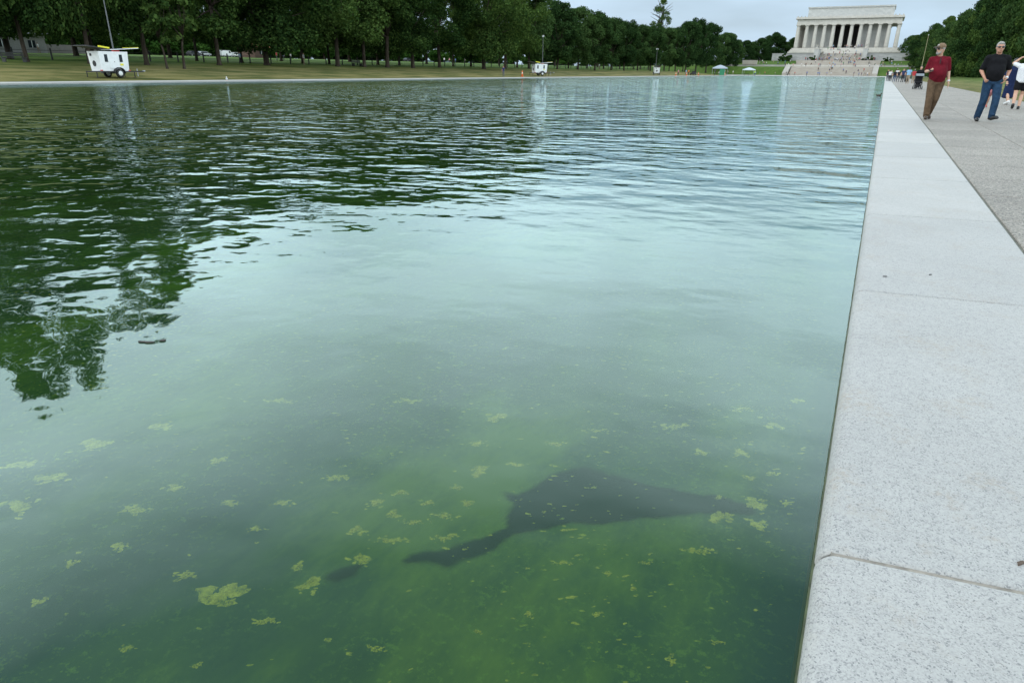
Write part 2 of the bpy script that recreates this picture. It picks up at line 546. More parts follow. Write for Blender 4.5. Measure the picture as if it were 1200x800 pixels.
def mat_algae():
    t = NT('floating_algae')
    v = t.coord('Object')
    f = t.noise(v, 30, 5, 0.7)
    t.l(t.ramp(f, [(0.3, (0.46, 0.46, 0.05)), (0.7, (0.80, 0.76, 0.10))]), t.b.inputs['Base Color'])
    t.b.inputs['Roughness'].default_value = 0.9
    t.b.inputs['Specular IOR Level'].default_value = 0.1
    hole = t.ramp(t.noise(v, 55, 5, 0.75), [(0.34, G(0.12)), (0.58, G(0.95))])
    t.l(hole, t.b.inputs['Alpha'])
    return t.mat

def mat_marble(name, c0, c1, scale=0.6):
    t = NT(name)
    v = t.coord('Object')
    f = t.noise(v, scale, 6, 0.65)
    st = t.noise(t.coord('Object', (1, 1, 0.12)), 0.9, 4, 0.6)
    c = t.mix(0.5, t.ramp(f, [(0.3, c0), (0.7, c1)]), t.ramp(st, [(0.35, G(0.78)), (0.65, G(1.0))]), 'MULTIPLY')
    t.l(c, t.b.inputs['Base Color'])
    t.b.inputs['Roughness'].default_value = 0.75
    return t.mat

def mat_ashlar(name, c0, c1, mortar):
    t = NT(name)
    br = t.n('ShaderNodeTexBrick', Scale=1.0)
    br.inputs['Color1'].default_value = tuple(c0) + (1,); br.inputs['Color2'].default_value = tuple(c1) + (1,)
    br.inputs['Mortar'].default_value = tuple(mortar) + (1,)
    br.inputs['Brick Width'].default_value = 1.5; br.inputs['Row Height'].default_value = 0.6; br.inputs['Mortar Size'].default_value = 0.02
    c = t.n('ShaderNodeTexCoord'); s = t.n('ShaderNodeSeparateXYZ'); cm = t.n('ShaderNodeCombineXYZ')
    t.l(c.outputs['Object'], s.inputs[0])
    t.l(t.math('ADD', s.outputs['X'], s.outputs['Y']), cm.inputs[0]); t.l(s.outputs['Z'], cm.inputs[1])
    t.l(cm.outputs[0], br.inputs['Vector'])
    t.l(t.mix(0.6, br.outputs['Color'], t.ramp(t.noise(c.outputs['Object'], 0.7, 5, 0.65), [(0.3, G(0.7)), (0.7, G(1.0))]), 'MULTIPLY'), t.b.inputs['Base Color'])
    t.b.inputs['Roughness'].default_value = 0.85
    return t.mat

M_granite = mat_granite()
M_aggr = mat_aggregate()
M_lawn = mat_lawn()
M_bark = mat_bark()
M_leaf = mat_leaf('elm_leaves', (0.017, 0.038, 0.012), (0.042, 0.080, 0.022), (0.092, 0.145, 0.038))
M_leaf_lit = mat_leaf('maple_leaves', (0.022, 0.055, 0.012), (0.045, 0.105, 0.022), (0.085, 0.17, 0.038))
M_leaf_blue = mat_leaf('oak_leaves', (0.017, 0.038, 0.014), (0.036, 0.074, 0.024), (0.072, 0.122, 0.040))
M_hedge = mat_leaf('hedge_leaves', (0.014, 0.034, 0.010), (0.03, 0.066, 0.018), (0.055, 0.10, 0.03))
M_water = mat_water()
M_floor = mat_floor()
M_algae = mat_algae()
M_dark_floor = simple('dark_pool_floor', (0.004, 0.014, 0.034), 0.95, var=0.35, scale=9, spec=0.0)
M_mortar = simple('joint_mortar', (0.27, 0.24, 0.20), 0.9, var=0.35, scale=30)
M_sealant = simple('joint_sealant', (0.14, 0.14, 0.11), 0.8, var=0.4, scale=14)
M_slime = simple('waterline_slime', (0.06, 0.075, 0.03), 0.6, var=0.5, scale=22)
M_marble = mat_marble('white_marble', (0.447, 0.417, 0.370), (0.568, 0.537, 0.490))
M_marble_wall = mat_marble('marble_wall', (0.378, 0.378, 0.361), (0.464, 0.460, 0.439))
M_step_tan = mat_marble('tan_granite_steps', (0.355, 0.315, 0.27), (0.44, 0.40, 0.35), 0.3)
M_step_grey = mat_marble('grey_granite_steps', (0.327, 0.292, 0.249), (0.404, 0.370, 0.327), 0.3)
M_ashlar = mat_ashlar('grey_ashlar', (0.327, 0.327, 0.318), (0.404, 0.400, 0.387), (0.30, 0.30, 0.29))
M_attic = mat_ashlar('attic_marble', (0.447, 0.447, 0.430), (0.533, 0.529, 0.507), (0.44, 0.44, 0.42))
M_plaza = mat_marble('pale_paving', (0.387, 0.370, 0.344), (0.499, 0.482, 0.456), 0.2)
M_white = simple('white_paint', (0.74, 0.75, 0.75), 0.4, var=0.07, scale=3)
M_black = simple('black_rubber', (0.015, 0.015, 0.016), 0.7)
M_darkmetal = simple('dark_metal', (0.03, 0.03, 0.032), 0.5, 0.3)
M_steel = simple('galvanised_steel', (0.38, 0.39, 0.40), 0.45, 0.7)
M_yellow = simple('safety_yellow', (0.72, 0.66, 0.03), 0.45)
M_red = simple('tail_red', (0.5, 0.03, 0.02), 0.4)
M_solar = simple('solar_cells', (0.03, 0.035, 0.05), 0.25, 0.1)
M_glass = simple('dark_glass', (0.02, 0.025, 0.03), 0.08)
M_orange = simple('cone_orange', (0.85, 0.16, 0.04), 0.5)
M_skin = simple('skin', (0.50, 0.29, 0.20), 0.55, var=0.10, scale=14)
M_skin2 = simple('tanned_skin', (0.44, 0.22, 0.145), 0.55, var=0.12, scale=14)

# ------------------------------------------------------------------ terrain
def lerp_tab(x, tab):
    for (x0, y0), (x1, y1) in zip(tab, tab[1:]):
        if x <= x1:
            t = max(0.0, min(1.0, (x - x0) / (x1 - x0)))
            return y0 + (y1 - y0) * t
    return tab[-1][1]

LEFT_PROF = [(-900, 9.0), (-300, 6.0), (-150, 3.7), (-110, 2.4), (-82, 1.55), (-66, 0.55), (-58, 0.03)]
RIGHT_PROF = [(5.5, 0.0), (14, 0.10), (40, 0.8), (120, 3.0), (900, 9.0)]
POOL_X0, POOL_X1, POOL_Y1 = -51.0, 0.06, 300.0
WALK_L, WALK_R = -56.6, 5.5
def base_z(x):
    if x < WALK_L: return lerp_tab(x, LEFT_PROF)
    if x > WALK_R: return lerp_tab(x, RIGHT_PROF)
    return 0.0
def gz(x, y):
    z = base_z(x)
    if y > 380:
        k = lerp_tab(x, [(-150, 0), (-92, 1), (42, 1), (110, 0)])
        mz = lerp_tab(y, [(383.5, -0.02), (394, 4.15), (414.5, 4.25), (414.7, 4.9), (420, 5.0), (443, 7.6), (640, 7.6), (760, 3.0)])
        z = z * (1 - k) + max(z * 0.3, mz) * k if y < 640 else max(z, mz * k)
    return z
def gz_sheet(x, y):
    if WALK_L < x < WALK_R and y < 383: return -1.5
    if -112 < x < 42 and 299 < y < 383: return -1.5
    if -46.0 < x < -3.6 and 383 < y < 446.2: return -1.5
    if -60.2 < x < 12.6 and 447.4 < y < 519: return 5.0
    return gz(x, y)

xs = [-2500, -1500, -900, -600, -420, -300, -230, -190, -150, -130, -111.9, -112.1, -100, -92, -82, -74, -66, -60, -58, WALK_L - .01, WALK_L + .01,
      -46.01, -45.99, -60.21, -60.19, -3.61, -3.59, 12.59, 12.61, -40, -25, -10, WALK_R - .01, WALK_R + .01, 8, 11, 14, 20, 28, 41.9, 42.1, 60, 80, 110, 160, 250, 400, 900, 1500, 2500]
ys = [-60, 0, 30, 60, 90, 120, 160, 200, 240, 270, 298.9, 299.1, 320, 350, 382.9, 383.1, 383.5, 386, 390, 394, 400, 414.5, 414.7, 420, 430, 443, 446.1, 446.3, 447.3, 447.5, 518.9, 519.1, 470, 540, 580, 640, 700, 760, 900, 1200, 1800, 3000]
xs = sorted(set(xs)); ys = sorted(set(ys))
lw = MB()
lw.v = [(x, y, gz_sheet(x, y)) for y in ys for x in xs]
nx = len(xs)
lw.f = [(j * nx + i, j * nx + i + 1, (j + 1) * nx + i + 1, (j + 1) * nx + i) for j in range(len(ys) - 1) for i in range(nx - 1)]
lw.m = [0] * len(lw.f)
tag(lw.build('lawn', M_lawn), 'dry green lawn on both banks and the mound', None, kind='structure')

# ------------------------------------------------------------------ pool basin
WATER_Z, FLOOR_Z = -0.075, -0.55
tag(MB().box(POOL_X0 - .2, POOL_X1 + .2, -25, POOL_Y1 + .2, FLOOR_Z - .2, FLOOR_Z).build('pool_floor', M_floor),
    'algae covered floor of the pool', kind='structure')
tag(MB().box(POOL_X0 - .01, POOL_X1 + .01, -24, POOL_Y1 + .01, FLOOR_Z - .1, WATER_Z).build('water', M_water),
    'rippled green water of the long pool', kind='structure')

def blob_poly(cx, cy, rx, ry, ang, n, rough, seed):
    r = random.Random(seed)
    ph = [(r.uniform(0, 6.28), r.uniform(.4, 1)) for _ in range(7)]
    out = []
    for k in range(n):
        t = 2 * math.pi * k / n
        q = 1 + rough * sum(a / (j + 1) ** .7 * math.sin((j + 2) * t + p) for j, (p, a) in enumerate(ph)) * .55 + rough * r.uniform(-.22, .22)
        q = max(.25, q)
        u, w = rx * q * math.cos(t), ry * q * math.sin(t)
        out.append((cx + u * math.cos(ang) - w * math.sin(ang), cy + u * math.sin(ang) + w * math.cos(ang)))
    return out

def fan(mb, poly, z, thick):
    cx = sum(p[0] for p in poly) / len(poly); cyy = sum(p[1] for p in poly) / len(poly)
    n = len(poly)
    mb.add([(cx, cyy, z + thick)] + [(a, b, z) for a, b in poly], [(0, 1 + k, 1 + (k + 1) % n) for k in range(n)])

# clumps of yellow algae hanging a little under the surface
alg = MB()
spots = [(262, 697, 50, 24), (362, 686, 24, 20), (418, 622, 22, 9), (423, 656, 32, 10), (455, 633, 46, 8), (520, 630, 36, 8), (561, 552, 18, 12),
         (583, 490, 24, 9), (845, 606, 36, 13), (884, 590, 24, 13), (887, 615, 22, 11), (820, 645, 44, 8), (840, 753, 22, 5), (787, 774, 12, 13),
         (905, 499, 22, 6), (868, 531, 18, 8), (160, 598, 32, 9), (112, 520, 40, 11), (46, 705, 22, 8), (310, 728, 34, 9), (218, 675, 26, 9),
         (350, 664, 12, 12), (22, 592, 36, 12), (205, 572, 26, 8), (255, 540, 18, 7), (842, 583, 14, 4), (460, 604, 16, 8), (440, 590, 20, 8),
         (520, 605, 36, 6), (548, 590, 12, 7), (790, 500, 50, 6), (560, 520, 22, 6), (935, 470, 18, 5), (742, 690, 8, 5), (905, 555, 14, 5), (756, 660, 20, 4), (712, 672, 10, 5),
         (486, 612, 40, 6), (500, 590, 18, 6), (470, 578, 26, 6), (535, 572, 16, 5), (604, 545, 26, 5), (650, 520, 30, 5), (700, 505, 36, 4), (395, 560, 30, 7), (330, 590, 26, 7), (300, 620, 20, 6),
         (270, 590, 22, 6), (140, 640, 26, 7), (85, 660, 20, 6), (60, 560, 46, 9), (25, 545, 40, 8), (190, 500, 36, 7), (330, 470, 40, 5), (480, 470, 30, 5), (880, 560, 16, 5), (920, 590, 10, 5), (700, 720, 14, 6),
         (660, 660, 22, 5), (620, 720, 16, 6), (560, 740, 14, 5), (440, 760, 22, 7), (150, 760, 26, 7), (230, 780, 16, 6), (870, 480, 30, 5), (820, 530, 18, 6)]
for i, (px, py, w, h) in enumerate(spots):
    z = -0.16
    x, y = onz(px, py, z); x1, y1 = onz(px + w / 2, py, z); x2, y2 = onz(px, py - h / 2, z)
    rx = math.hypot(x1 - x, y1 - y); ry = math.hypot(x2 - x, y2 - y)
    a = math.atan2(y1 - y, x1 - x)
    n = int(26 + rx * 260)
    for q in range(n):          # a ragged raft of small filaments
        u, w_ = random.gauss(0, .42), random.gauss(0, .42)
        u = max(-1.1, min(1.1, u)); w_ = w_ + .35 * math.sin(u * 4 + i)
        ox, oy = u * rx * math.cos(a) - w_ * ry * math.sin(a), u * rx * math.sin(a) + w_ * ry * math.cos(a)
        s = min(rx, ry) * random.uniform(.10, .34)
        fan(alg, blob_poly(x + ox, y + oy, s * random.uniform(1.1, 1.9), s, a + random.uniform(-.5, .9), 13, .6, 100 + i * 50 + q), z + (q % 9) * .0006, .001)
cl_seeds = [(random.uniform(-3.4, -.1), random.uniform(1.2, 4.6)) for _ in range(40)]
for i in range(3800):
    if i % 4:
        c = random.choice(cl_seeds)
        x, y = random.gauss(c[0], .16), random.gauss(c[1], .22)
    else:
        x, y = random.uniform(-4.8, -.02), random.uniform(.6, 5.0)
    s = random.choice([.0012, .0015, .002, .0026, .0042]) * random.uniform(.7, 1.4)
    fan(alg, blob_poly(min(x, -.02), y, s * 2.2, s, random.uniform(.2, .8), 9, .6, i), random.choice([-.12, -.15, -.2, -.28, -.4]), .001)
tag(alg.build('algae', M_algae), 'yellow green algae flecks and clumps in the near water', None, kind='stuff')

# a dark patch of ragged outline laid just above the pool floor
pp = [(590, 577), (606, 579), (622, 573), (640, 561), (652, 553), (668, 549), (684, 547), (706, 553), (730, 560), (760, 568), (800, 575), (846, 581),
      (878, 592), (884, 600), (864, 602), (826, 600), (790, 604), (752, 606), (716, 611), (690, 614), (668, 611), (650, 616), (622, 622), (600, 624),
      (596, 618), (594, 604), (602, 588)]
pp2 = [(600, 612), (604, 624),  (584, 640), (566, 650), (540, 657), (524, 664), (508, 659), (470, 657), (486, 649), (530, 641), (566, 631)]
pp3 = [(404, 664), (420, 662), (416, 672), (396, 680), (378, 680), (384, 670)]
def mat_dark_patch():
    # the dark colour feathers out along the rim: 'fade' is stored on the mesh
    t = NT('dark_pool_floor')
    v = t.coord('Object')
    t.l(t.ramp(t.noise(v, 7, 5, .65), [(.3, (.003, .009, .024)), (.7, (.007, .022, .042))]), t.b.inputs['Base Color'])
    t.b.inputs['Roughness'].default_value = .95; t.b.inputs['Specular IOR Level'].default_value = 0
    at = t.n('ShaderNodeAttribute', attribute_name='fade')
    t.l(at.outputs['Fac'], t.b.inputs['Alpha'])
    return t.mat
flo = bpy.data.objects['pool_floor']
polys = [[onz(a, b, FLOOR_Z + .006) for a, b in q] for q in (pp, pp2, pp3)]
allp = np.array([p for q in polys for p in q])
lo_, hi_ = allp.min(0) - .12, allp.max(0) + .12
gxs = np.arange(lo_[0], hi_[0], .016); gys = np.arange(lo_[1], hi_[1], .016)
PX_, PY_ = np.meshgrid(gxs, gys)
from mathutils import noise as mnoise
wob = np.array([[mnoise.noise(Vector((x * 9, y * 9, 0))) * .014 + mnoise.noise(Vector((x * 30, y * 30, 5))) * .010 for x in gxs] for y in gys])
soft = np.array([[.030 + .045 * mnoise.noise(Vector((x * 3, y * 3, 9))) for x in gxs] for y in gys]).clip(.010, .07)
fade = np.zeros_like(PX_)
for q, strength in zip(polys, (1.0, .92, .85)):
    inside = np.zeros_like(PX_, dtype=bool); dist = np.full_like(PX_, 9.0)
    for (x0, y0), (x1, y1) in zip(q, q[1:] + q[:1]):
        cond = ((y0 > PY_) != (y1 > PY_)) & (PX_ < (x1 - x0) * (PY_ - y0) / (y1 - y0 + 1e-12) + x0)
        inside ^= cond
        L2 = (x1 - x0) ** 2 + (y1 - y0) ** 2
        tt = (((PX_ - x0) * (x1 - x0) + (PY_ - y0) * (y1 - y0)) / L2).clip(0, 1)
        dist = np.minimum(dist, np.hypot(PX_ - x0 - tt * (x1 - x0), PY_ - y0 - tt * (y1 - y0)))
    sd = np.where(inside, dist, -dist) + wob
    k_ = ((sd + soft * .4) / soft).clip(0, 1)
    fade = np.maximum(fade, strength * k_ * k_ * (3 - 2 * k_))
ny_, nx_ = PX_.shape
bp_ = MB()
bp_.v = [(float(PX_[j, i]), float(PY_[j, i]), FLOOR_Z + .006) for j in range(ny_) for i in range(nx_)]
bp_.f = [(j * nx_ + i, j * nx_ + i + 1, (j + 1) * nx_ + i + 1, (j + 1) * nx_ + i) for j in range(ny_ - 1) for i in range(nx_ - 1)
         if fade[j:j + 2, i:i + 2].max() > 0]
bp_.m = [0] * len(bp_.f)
o = bp_.build('dark_patch', mat_dark_patch(), flo)
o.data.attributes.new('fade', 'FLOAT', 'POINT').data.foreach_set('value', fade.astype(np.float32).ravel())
o['label'] = 'dark patch among the algae on the pool floor'

# ------------------------------------------------------------------ near coping, slab by slab
SKEW = 0.15
coping = tag(MB().box(POOL_X1 + .03, .985, -20, POOL_Y1, -.6, -.006).build('coping', M_mortar), 'pale granite coping along the near edge of the pool', kind='structure')
def slab_mesh(L, x0, x1, r):
    prof = [(x0, -.34)] + [(x0 + r - r * math.cos(t), -r + r * math.sin(t)) for t in [k * math.pi / 2 / 6 for k in range(7)]]
    prof += [(x1 - .006, 0), (x1, -.006), (x1, -.34)]
    n = len(prof)
    mb = MB(); vs = []
    for y, inset in ((0, .006), (.006, .0015), (.012, 0), (L - .012, 0), (L - .006, .0015), (L, .006)):
        for x, z in prof:
            xx = x + (inset if x < x0 + r * .6 else 0)
            vs.append((xx, y + SKEW * (xx - x0), z - (inset if z > -.3 else 0)))
    fs = []
    for i in range(5):
        for k in range(n - 1):
            fs.append((i * n + k, i * n + k + 1, (i + 1) * n + k + 1, (i + 1) * n + k))
    fs += [tuple(range(n)), tuple(range(5 * n, 6 * n))]
    mb.add(vs, fs)
    me = mb.mesh('slab', M_granite)
    return me
SLAB = 2.35
slab_me = slab_mesh(SLAB - .012, POOL_X1, .995, .045)
for k in range(-3, 127):
    o = put('slab', slab_me, coping, (random.uniform(-.0015, .0015), 1.50 + k * SLAB + .006, random.uniform(-.0012, .0012)))
tag(MB().box(POOL_X1 - .004, POOL_X1 + .02, -20, POOL_Y1, WATER_Z - .16, WATER_Z + .022).build('slime_line', M_slime, coping), 'dark green slime line along the water')
tag(MB().box(POOL_X1 + .02, POOL_X1 + .2, -20, POOL_Y1, FLOOR_Z - .1, -.335).build('pool_wall', M_slime, coping), None)

# ------------------------------------------------------------------ walkway on the right
walk = tag(MB().box(.99, WALK_R + .02, -20, 384, -.5, -.014).build('walkway', M_sealant), 'exposed aggregate concrete walkway beside the pool', kind='structure')
PW, PL = (WALK_R - 1.012) / 4, 1.30
def panel_mesh(w, l):
    mb = MB()
    b, g = .007, .006
    def ring(i, z): return [(g + i, g + i + SKEW * (g + i)), (w - g - i, g + i + SKEW * (w - g - i)), (w - g - i, l - g - i + SKEW * (w - g - i)), (g + i, l - g - i + SKEW * (g + i))], z
    vs = []
    for (q, z) in (ring(0, -.1), ring(0, -b), ring(b, 0)):
        vs += [(x, y, z) for x, y in q]
    fs = [(8, 9, 10, 11)]
    for a in (0, 4):
        fs += [(a + k, a + (k + 1) % 4, a + 4 + (k + 1) % 4, a + 4 + k) for k in range(4)]
    mb.add(vs, fs)
    return mb.mesh('paving_panel', M_aggr)
pan_me = panel_mesh(PW, PL)
ROWS = 62
for j in range(-4, ROWS):
    for i in range(4):
        put('paving_panel', pan_me, walk, (1.012 + i * PW, 6.45 + (j - 3) * PL + SKEW * i * PW, random.uniform(-.0015, .0015)))
y_end = 6.45 + (ROWS - 3) * PL
far_p = MB()
for j in range(int((372 - y_end) / 5.2)):
    for i in range(4):
        x0 = 1.012 + i * PW; y0 = y_end + j * 5.2 + SKEW * i * PW
        far_p.add([(x0 + .006, y0 + .01, 0), (x0 + PW - .006, y0 + .01 + SKEW * PW, 0), (x0 + PW - .006, y0 + 5.19 + SKEW * PW, 0), (x0 + .006, y0 + 5.19, 0)], [(0, 1, 2, 3)])
fo = far_p.build('distant_panels', M_aggr, walk); fo['kind'] = 'stuff'

# far coping and path on the left bank
tag(MB().box(POOL_X0 - 1.0, POOL_X0 + .0, -60, POOL_Y1, -.6, .012).build('coping_far_bank', M_granite), 'white coping along the far left bank', kind='structure')
tag(MB().box(WALK_L - .1, POOL_X0 - 1.0, -60, 384, -.6, 0).build('path_far_bank', M_plaza), 'pale path along the far left bank', kind='structure')
# plaza at the memorial end
tag(MB().box(-112.3, 42.3, POOL_Y1 + 1.2, 384, -.6, -.004).build('plaza', M_plaza), 'pale paved plaza at the far end of the pool', kind='structure')
tag(MB().box(POOL_X0 - 1, POOL_X1 + .9, POOL_Y1, POOL_Y1 + 1.2, -.6, .016).build('coping_far_end', M_granite), 'pale coping across the far end of the pool', kind='structure')
# ------------------------------------------------------------------ memorial building
MCX, MY = -25.0, 477.0
mem = tag(empty('memorial_building', (MCX, MY, 12.6)), 'white marble columned memorial building above the stairs at the far end of the pool', 'memorial')
def box_part(name, mat, x0, x1, y0, y1, z0, z1, parent=mem):
    return MB().box(x0, x1, y0, y1, z0 - 12.6, z1 - 12.6).build(name, mat, parent)
for k, (g, z0, z1) in enumerate(((2.6, 12.4, 13.1), (2.0, 13.1, 13.8), (1.4, 13.8, 14.5), (.8, 14.5, 15.2))):
    box_part('stylobate_step', M_marble, -28.2 - g, 28.2 + g, -1.4 - g, 35 + g, z0, z1 - .001)
col_me = MB().lathe([(1.16, 0), (1.14, 1.0), (1.10, 5), (1.0, 9.5), (.93, 11.9), (.93, 12.0), (1.0, 12.1), (1.26, 12.4)], 24).mesh('column', M_marble, True)
cap_me = MB().box(-1.32, 1.32, -1.32, 1.32, 12.4, 12.8).mesh('capital', M_marble)
spots = [(-27 + 54 / 11 * i, 0) for i in range(12)] + [(-27 + 54 / 11 * i, 33.5) for i in range(12)]
spots += [(sx * 27, 33.5 / 7 * j) for sx in (-1, 1) for j in range(1, 7)]
for x, y in spots:
    c = put('column', col_me, mem, (x, y, 15.2 - 12.6))
    put('capital', cap_me, c)
# cella with the dark central opening
cw = MB()
for x0, x1 in ((-22.3, -7.6), (7.6, 22.3)): cw.box(x0, x1, 5.2, 6.6, 2.6, 15.6)
cw.box(-22.3, -20.9, 6.6, 28.6, 2.6, 15.6); cw.box(20.9, 22.3, 6.6, 28.6, 2.6, 15.6); cw.box(-22.3, 22.3, 28.6, 30, 2.6, 15.6)
cw.build('cella_wall', M_marble_wall, mem)
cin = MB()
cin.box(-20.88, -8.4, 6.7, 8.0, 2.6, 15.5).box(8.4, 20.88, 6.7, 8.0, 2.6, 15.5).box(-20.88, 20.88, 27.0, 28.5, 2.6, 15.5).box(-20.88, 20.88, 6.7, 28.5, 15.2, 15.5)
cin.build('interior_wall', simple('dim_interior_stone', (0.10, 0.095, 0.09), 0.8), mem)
box_part('architrave', M_marble, -28.1, 28.1, -1.1, 34.6, 28.0, 29.5)
box_part('frieze', M_marble, -27.95, 27.95, -.95, 34.45, 29.5, 31.0)
co = MB().box(-29.0, 29.0, -2.0, 35.5, 31.0 - 12.6, 31.6 - 12.6).box(-28.7, 28.7, -1.7, 35.2, 31.6 - 12.6, 32.2 - 12.6)
cor = co.build('cornice', M_marble, mem)
ac = MB().box(-.28, .28, -.2, .2, 0, .55).mesh('antefix', M_marble)
for k in range(29): put('antefix', ac, cor, (-28 + 2 * k, -1.45, 32.2 - 12.6))
at = box_part('attic', M_attic, -23.0, 23.0, 3.0, 31, 32.2, 37.1)
box_part('attic_cornice', M_attic, -23.45, 23.45, 2.6, 31.4, 37.1, 37.85)
gd = MB()
for k in range(24): gd.box(-21.9 + 1.9 * k - .45, -21.9 + 1.9 * k + .45, 2.9, 3.0, 36.4 - 12.6, 36.95 - 12.6)
gd.build('attic_garland', M_marble, at)['kind'] = 'stuff'
# white flight between the cheek blocks up to the columns
def flight(name, mat, x0, x1, y0, y1, z0, z1, n, label, cat='stairs'):
    mb = MB()
    mb.v, mb.f, mb.m = [], [], []
    prof = []
    for k in range(n):
        y = y0 + (y1 - y0) * k / n
        prof += [(y, z0 + (z1 - z0) * k / n), (y, z0 + (z1 - z0) * (k + 1) / n)]
    prof += [(y1, z1), (y1, z0 - .5), (y0, z0 - .5)]
    r = [(a, b) for a, b in prof]
    mb.prism(r, 'x', x0, x1)
    return tag(mb.build(name, mat), label, cat)
flight('staircase', M_marble, -35.2, -13.4, 459.5, 474.2, 11.72, 15.1, 20, 'white upper flight of stairs leading to the columns')
flight('staircase', M_step_grey, -35.6, -13.2, 446, 459.4, 7.9, 11.72, 24, 'greyish stone flight between the two tall cheek blocks')
flight('staircase', M_step_tan, -39.6, -9.3, 420, 436, 5.0, 7.7, 18, 'tan flight of stairs just above the pale road wall')
flight('staircase', M_step_tan, -43.5, -6.0, 384.2, 396, .12, 4.22, 26, 'broad lowest tan flight rising from the plaza')
tag(MB().box(-46.1, -3.5, 436.02, 446.4, 4, 7.72).box(-46.1, -39.62, 415.7, 436, 3.5, 5.6).box(-9.28, -3.5, 415.7, 436, 3.5, 5.6).build('stair_landing', M_step_tan), 'tan stone landing below the tall cheek blocks', kind='structure')
tag(MB().box(-45.9, -3.7, 413.92, 415.6, 3, 5.06).build('road_kerb', M_marble), 'pale stone kerb between road and middle stairs', kind='structure')
tag(MB().box(-39.6, -9.3, 415.62, 419.98, 3, 5.0).build('lower_landing', M_step_tan), 'stone landing below the middle stairs', kind='structure')
tag(MB().box(-60, 22, 396.02, 413.9, 3, 4.24).build('road', M_plaza), 'paved road crossing between the flights of stairs', kind='structure')
for sx, x0, lab in ((0, -38.1, 'left'), (1, -13.3, 'right')):
    t = tag(empty('cheek_block', (x0, 442.5, 7.4)), 'tall pale stone cheek block flanking the %s side of the stairs' % lab, 'pedestal', 'cheek blocks beside the stairs')
    MB().box(0, 2.2, 0, 17, 0, 6.3).build('block', M_marble_wall, t)
    MB().box(-.2, 2.4, -.2, 17.2, 6.3, 6.75).build('cap_stone', M_marble, t)
    MB().lathe([(.7, 0), (.35, .3), (.3, .9), (.8, 1.6), (.85, 1.7)], 12, (1.1, 1.3, 6.75)).build('urn', M_marble, t, True)
for x0, x1, lab in ((-60.6, -38.15, 'left'), (-11.05, 13.0, 'right')):
    t = tag(empty('terrace_wall', ((x0 + x1) / 2, 445, 7.2)), 'long grey ashlar terrace wall on the %s of the stairs' % lab, 'wall', 'terrace walls')
    hw = (x1 - x0) / 2
    MB().box(-hw, hw, 0, 2.0, 0, 3.95).build('wall', M_ashlar, t)
    MB().box(-hw - .12, hw + .12, -.15, 2.2, 3.95, 4.3).build('coping_stone', M_ashlar, t)
tag(MB().box(-60.4, -38.2, 447.2, 460, 7, 11.45).box(-11, 12.8, 447.2, 460, 7, 11.45).box(-60.4, 12.8, 460, 520, 7, 11.45).build('terrace', M_lawn), 'grassy terrace round the memorial', kind='structure')
for x0, x1, lab in ((-86, -39.8, 'left of the tan stairs'), (-9.1, 24, 'right of the tan stairs')):
    tag(MB().box(x0, x1, 414.2, 415.4, 4, 5.05).box(x0 - .1, x1 + .1, 414.0, 415.6, 5.05, 5.2).build('road_wall', M_plaza), 'low pale wall along the road, ' + lab, 'wall', 'road walls')
for x0, lab in ((-46.4, 'left'), (-5.9, 'right')):
    w = MB(); w.prism([(383.8, 0), (383.8, 1.1), (396.4, 5.1), (396.4, 3.0)], 'x', x0, x0 + 2.4)
    tag(w.build('stair_cheek_wall', M_step_tan), 'sloping tan wall on the %s side of the lowest stairs' % lab, 'wall', 'sloping stair walls')
w = MB(); w.prism([(384, 0), (384, .9), (402, 5.3), (404, 5.3), (404, 3)], 'x', -78, -75)
w.box(-71.5, -64, 414, 417, 4.9, 7.4)
tag(w.build('ramp_wall', M_step_grey), 'pale ramp wall and block left of the lowest stairs beside the tents', 'wall')

# ------------------------------------------------------------------ trees
def leaf_cloud(centers, radii, n, size, seed, flat=0.85, inner=0.25):
    r = np.random.default_rng(seed)
    k = r.choice(len(centers), n, p=(radii ** 2) / (radii ** 2).sum())
    d = r.normal(size=(n, 3)); d /= np.linalg.norm(d, axis=1)[:, None]
    rad = np.where(r.random(n) < inner, r.random(n) ** .5, r.normal(.95, .13, n))
    P = centers[k] + d * (radii[k] * rad)[:, None] * np.array([1, 1, flat])
    nrm = d + r.normal(size=(n, 3)) * .75 + np.array([0, 0, .35]); nrm /= np.linalg.norm(nrm, axis=1)[:, None]
    a = np.cross(nrm, r.normal(size=(n, 3))); a /= np.linalg.norm(a, axis=1)[:, None]
    b = np.cross(nrm, a)
    s = size * r.uniform(.55, 1.35, n)
    asp = r.uniform(.45, .8, n)
    fold = r.uniform(-.25, .25, n) * s
    v = np.empty((n, 4, 3))
    v[:, 0] = P - a * s[:, None]
    v[:, 1] = P + b * (s * asp)[:, None] + nrm * fold[:, None] + a * (s * r.uniform(-.3, .3, n))[:, None]
    v[:, 2] = P + a * s[:, None]
    v[:, 3] = P - b * (s * asp)[:, None] + nrm * fold[:, None] + a * (s * r.uniform(-.3, .3, n))[:, None]
    return v.reshape(-1, 3)

def quads_mesh(name, V, mat):
    me = bpy.data.meshes.new(name)
    n = len(V) // 4
    me.vertices.add(len(V)); me.vertices.foreach_set('co', V.astype(np.float32).ravel())
    me.loops.add(n * 4); me.loops.foreach_set('vertex_index', np.arange(n * 4, dtype=np.int32))
    me.polygons.add(n)
    me.polygons.foreach_set('loop_start', np.arange(0, n * 4, 4, dtype=np.int32))
    me.polygons.foreach_set('loop_total', np.full(n, 4, dtype=np.int32))
    me.materials.append(mat)
    me.update(); me.validate()
    return me

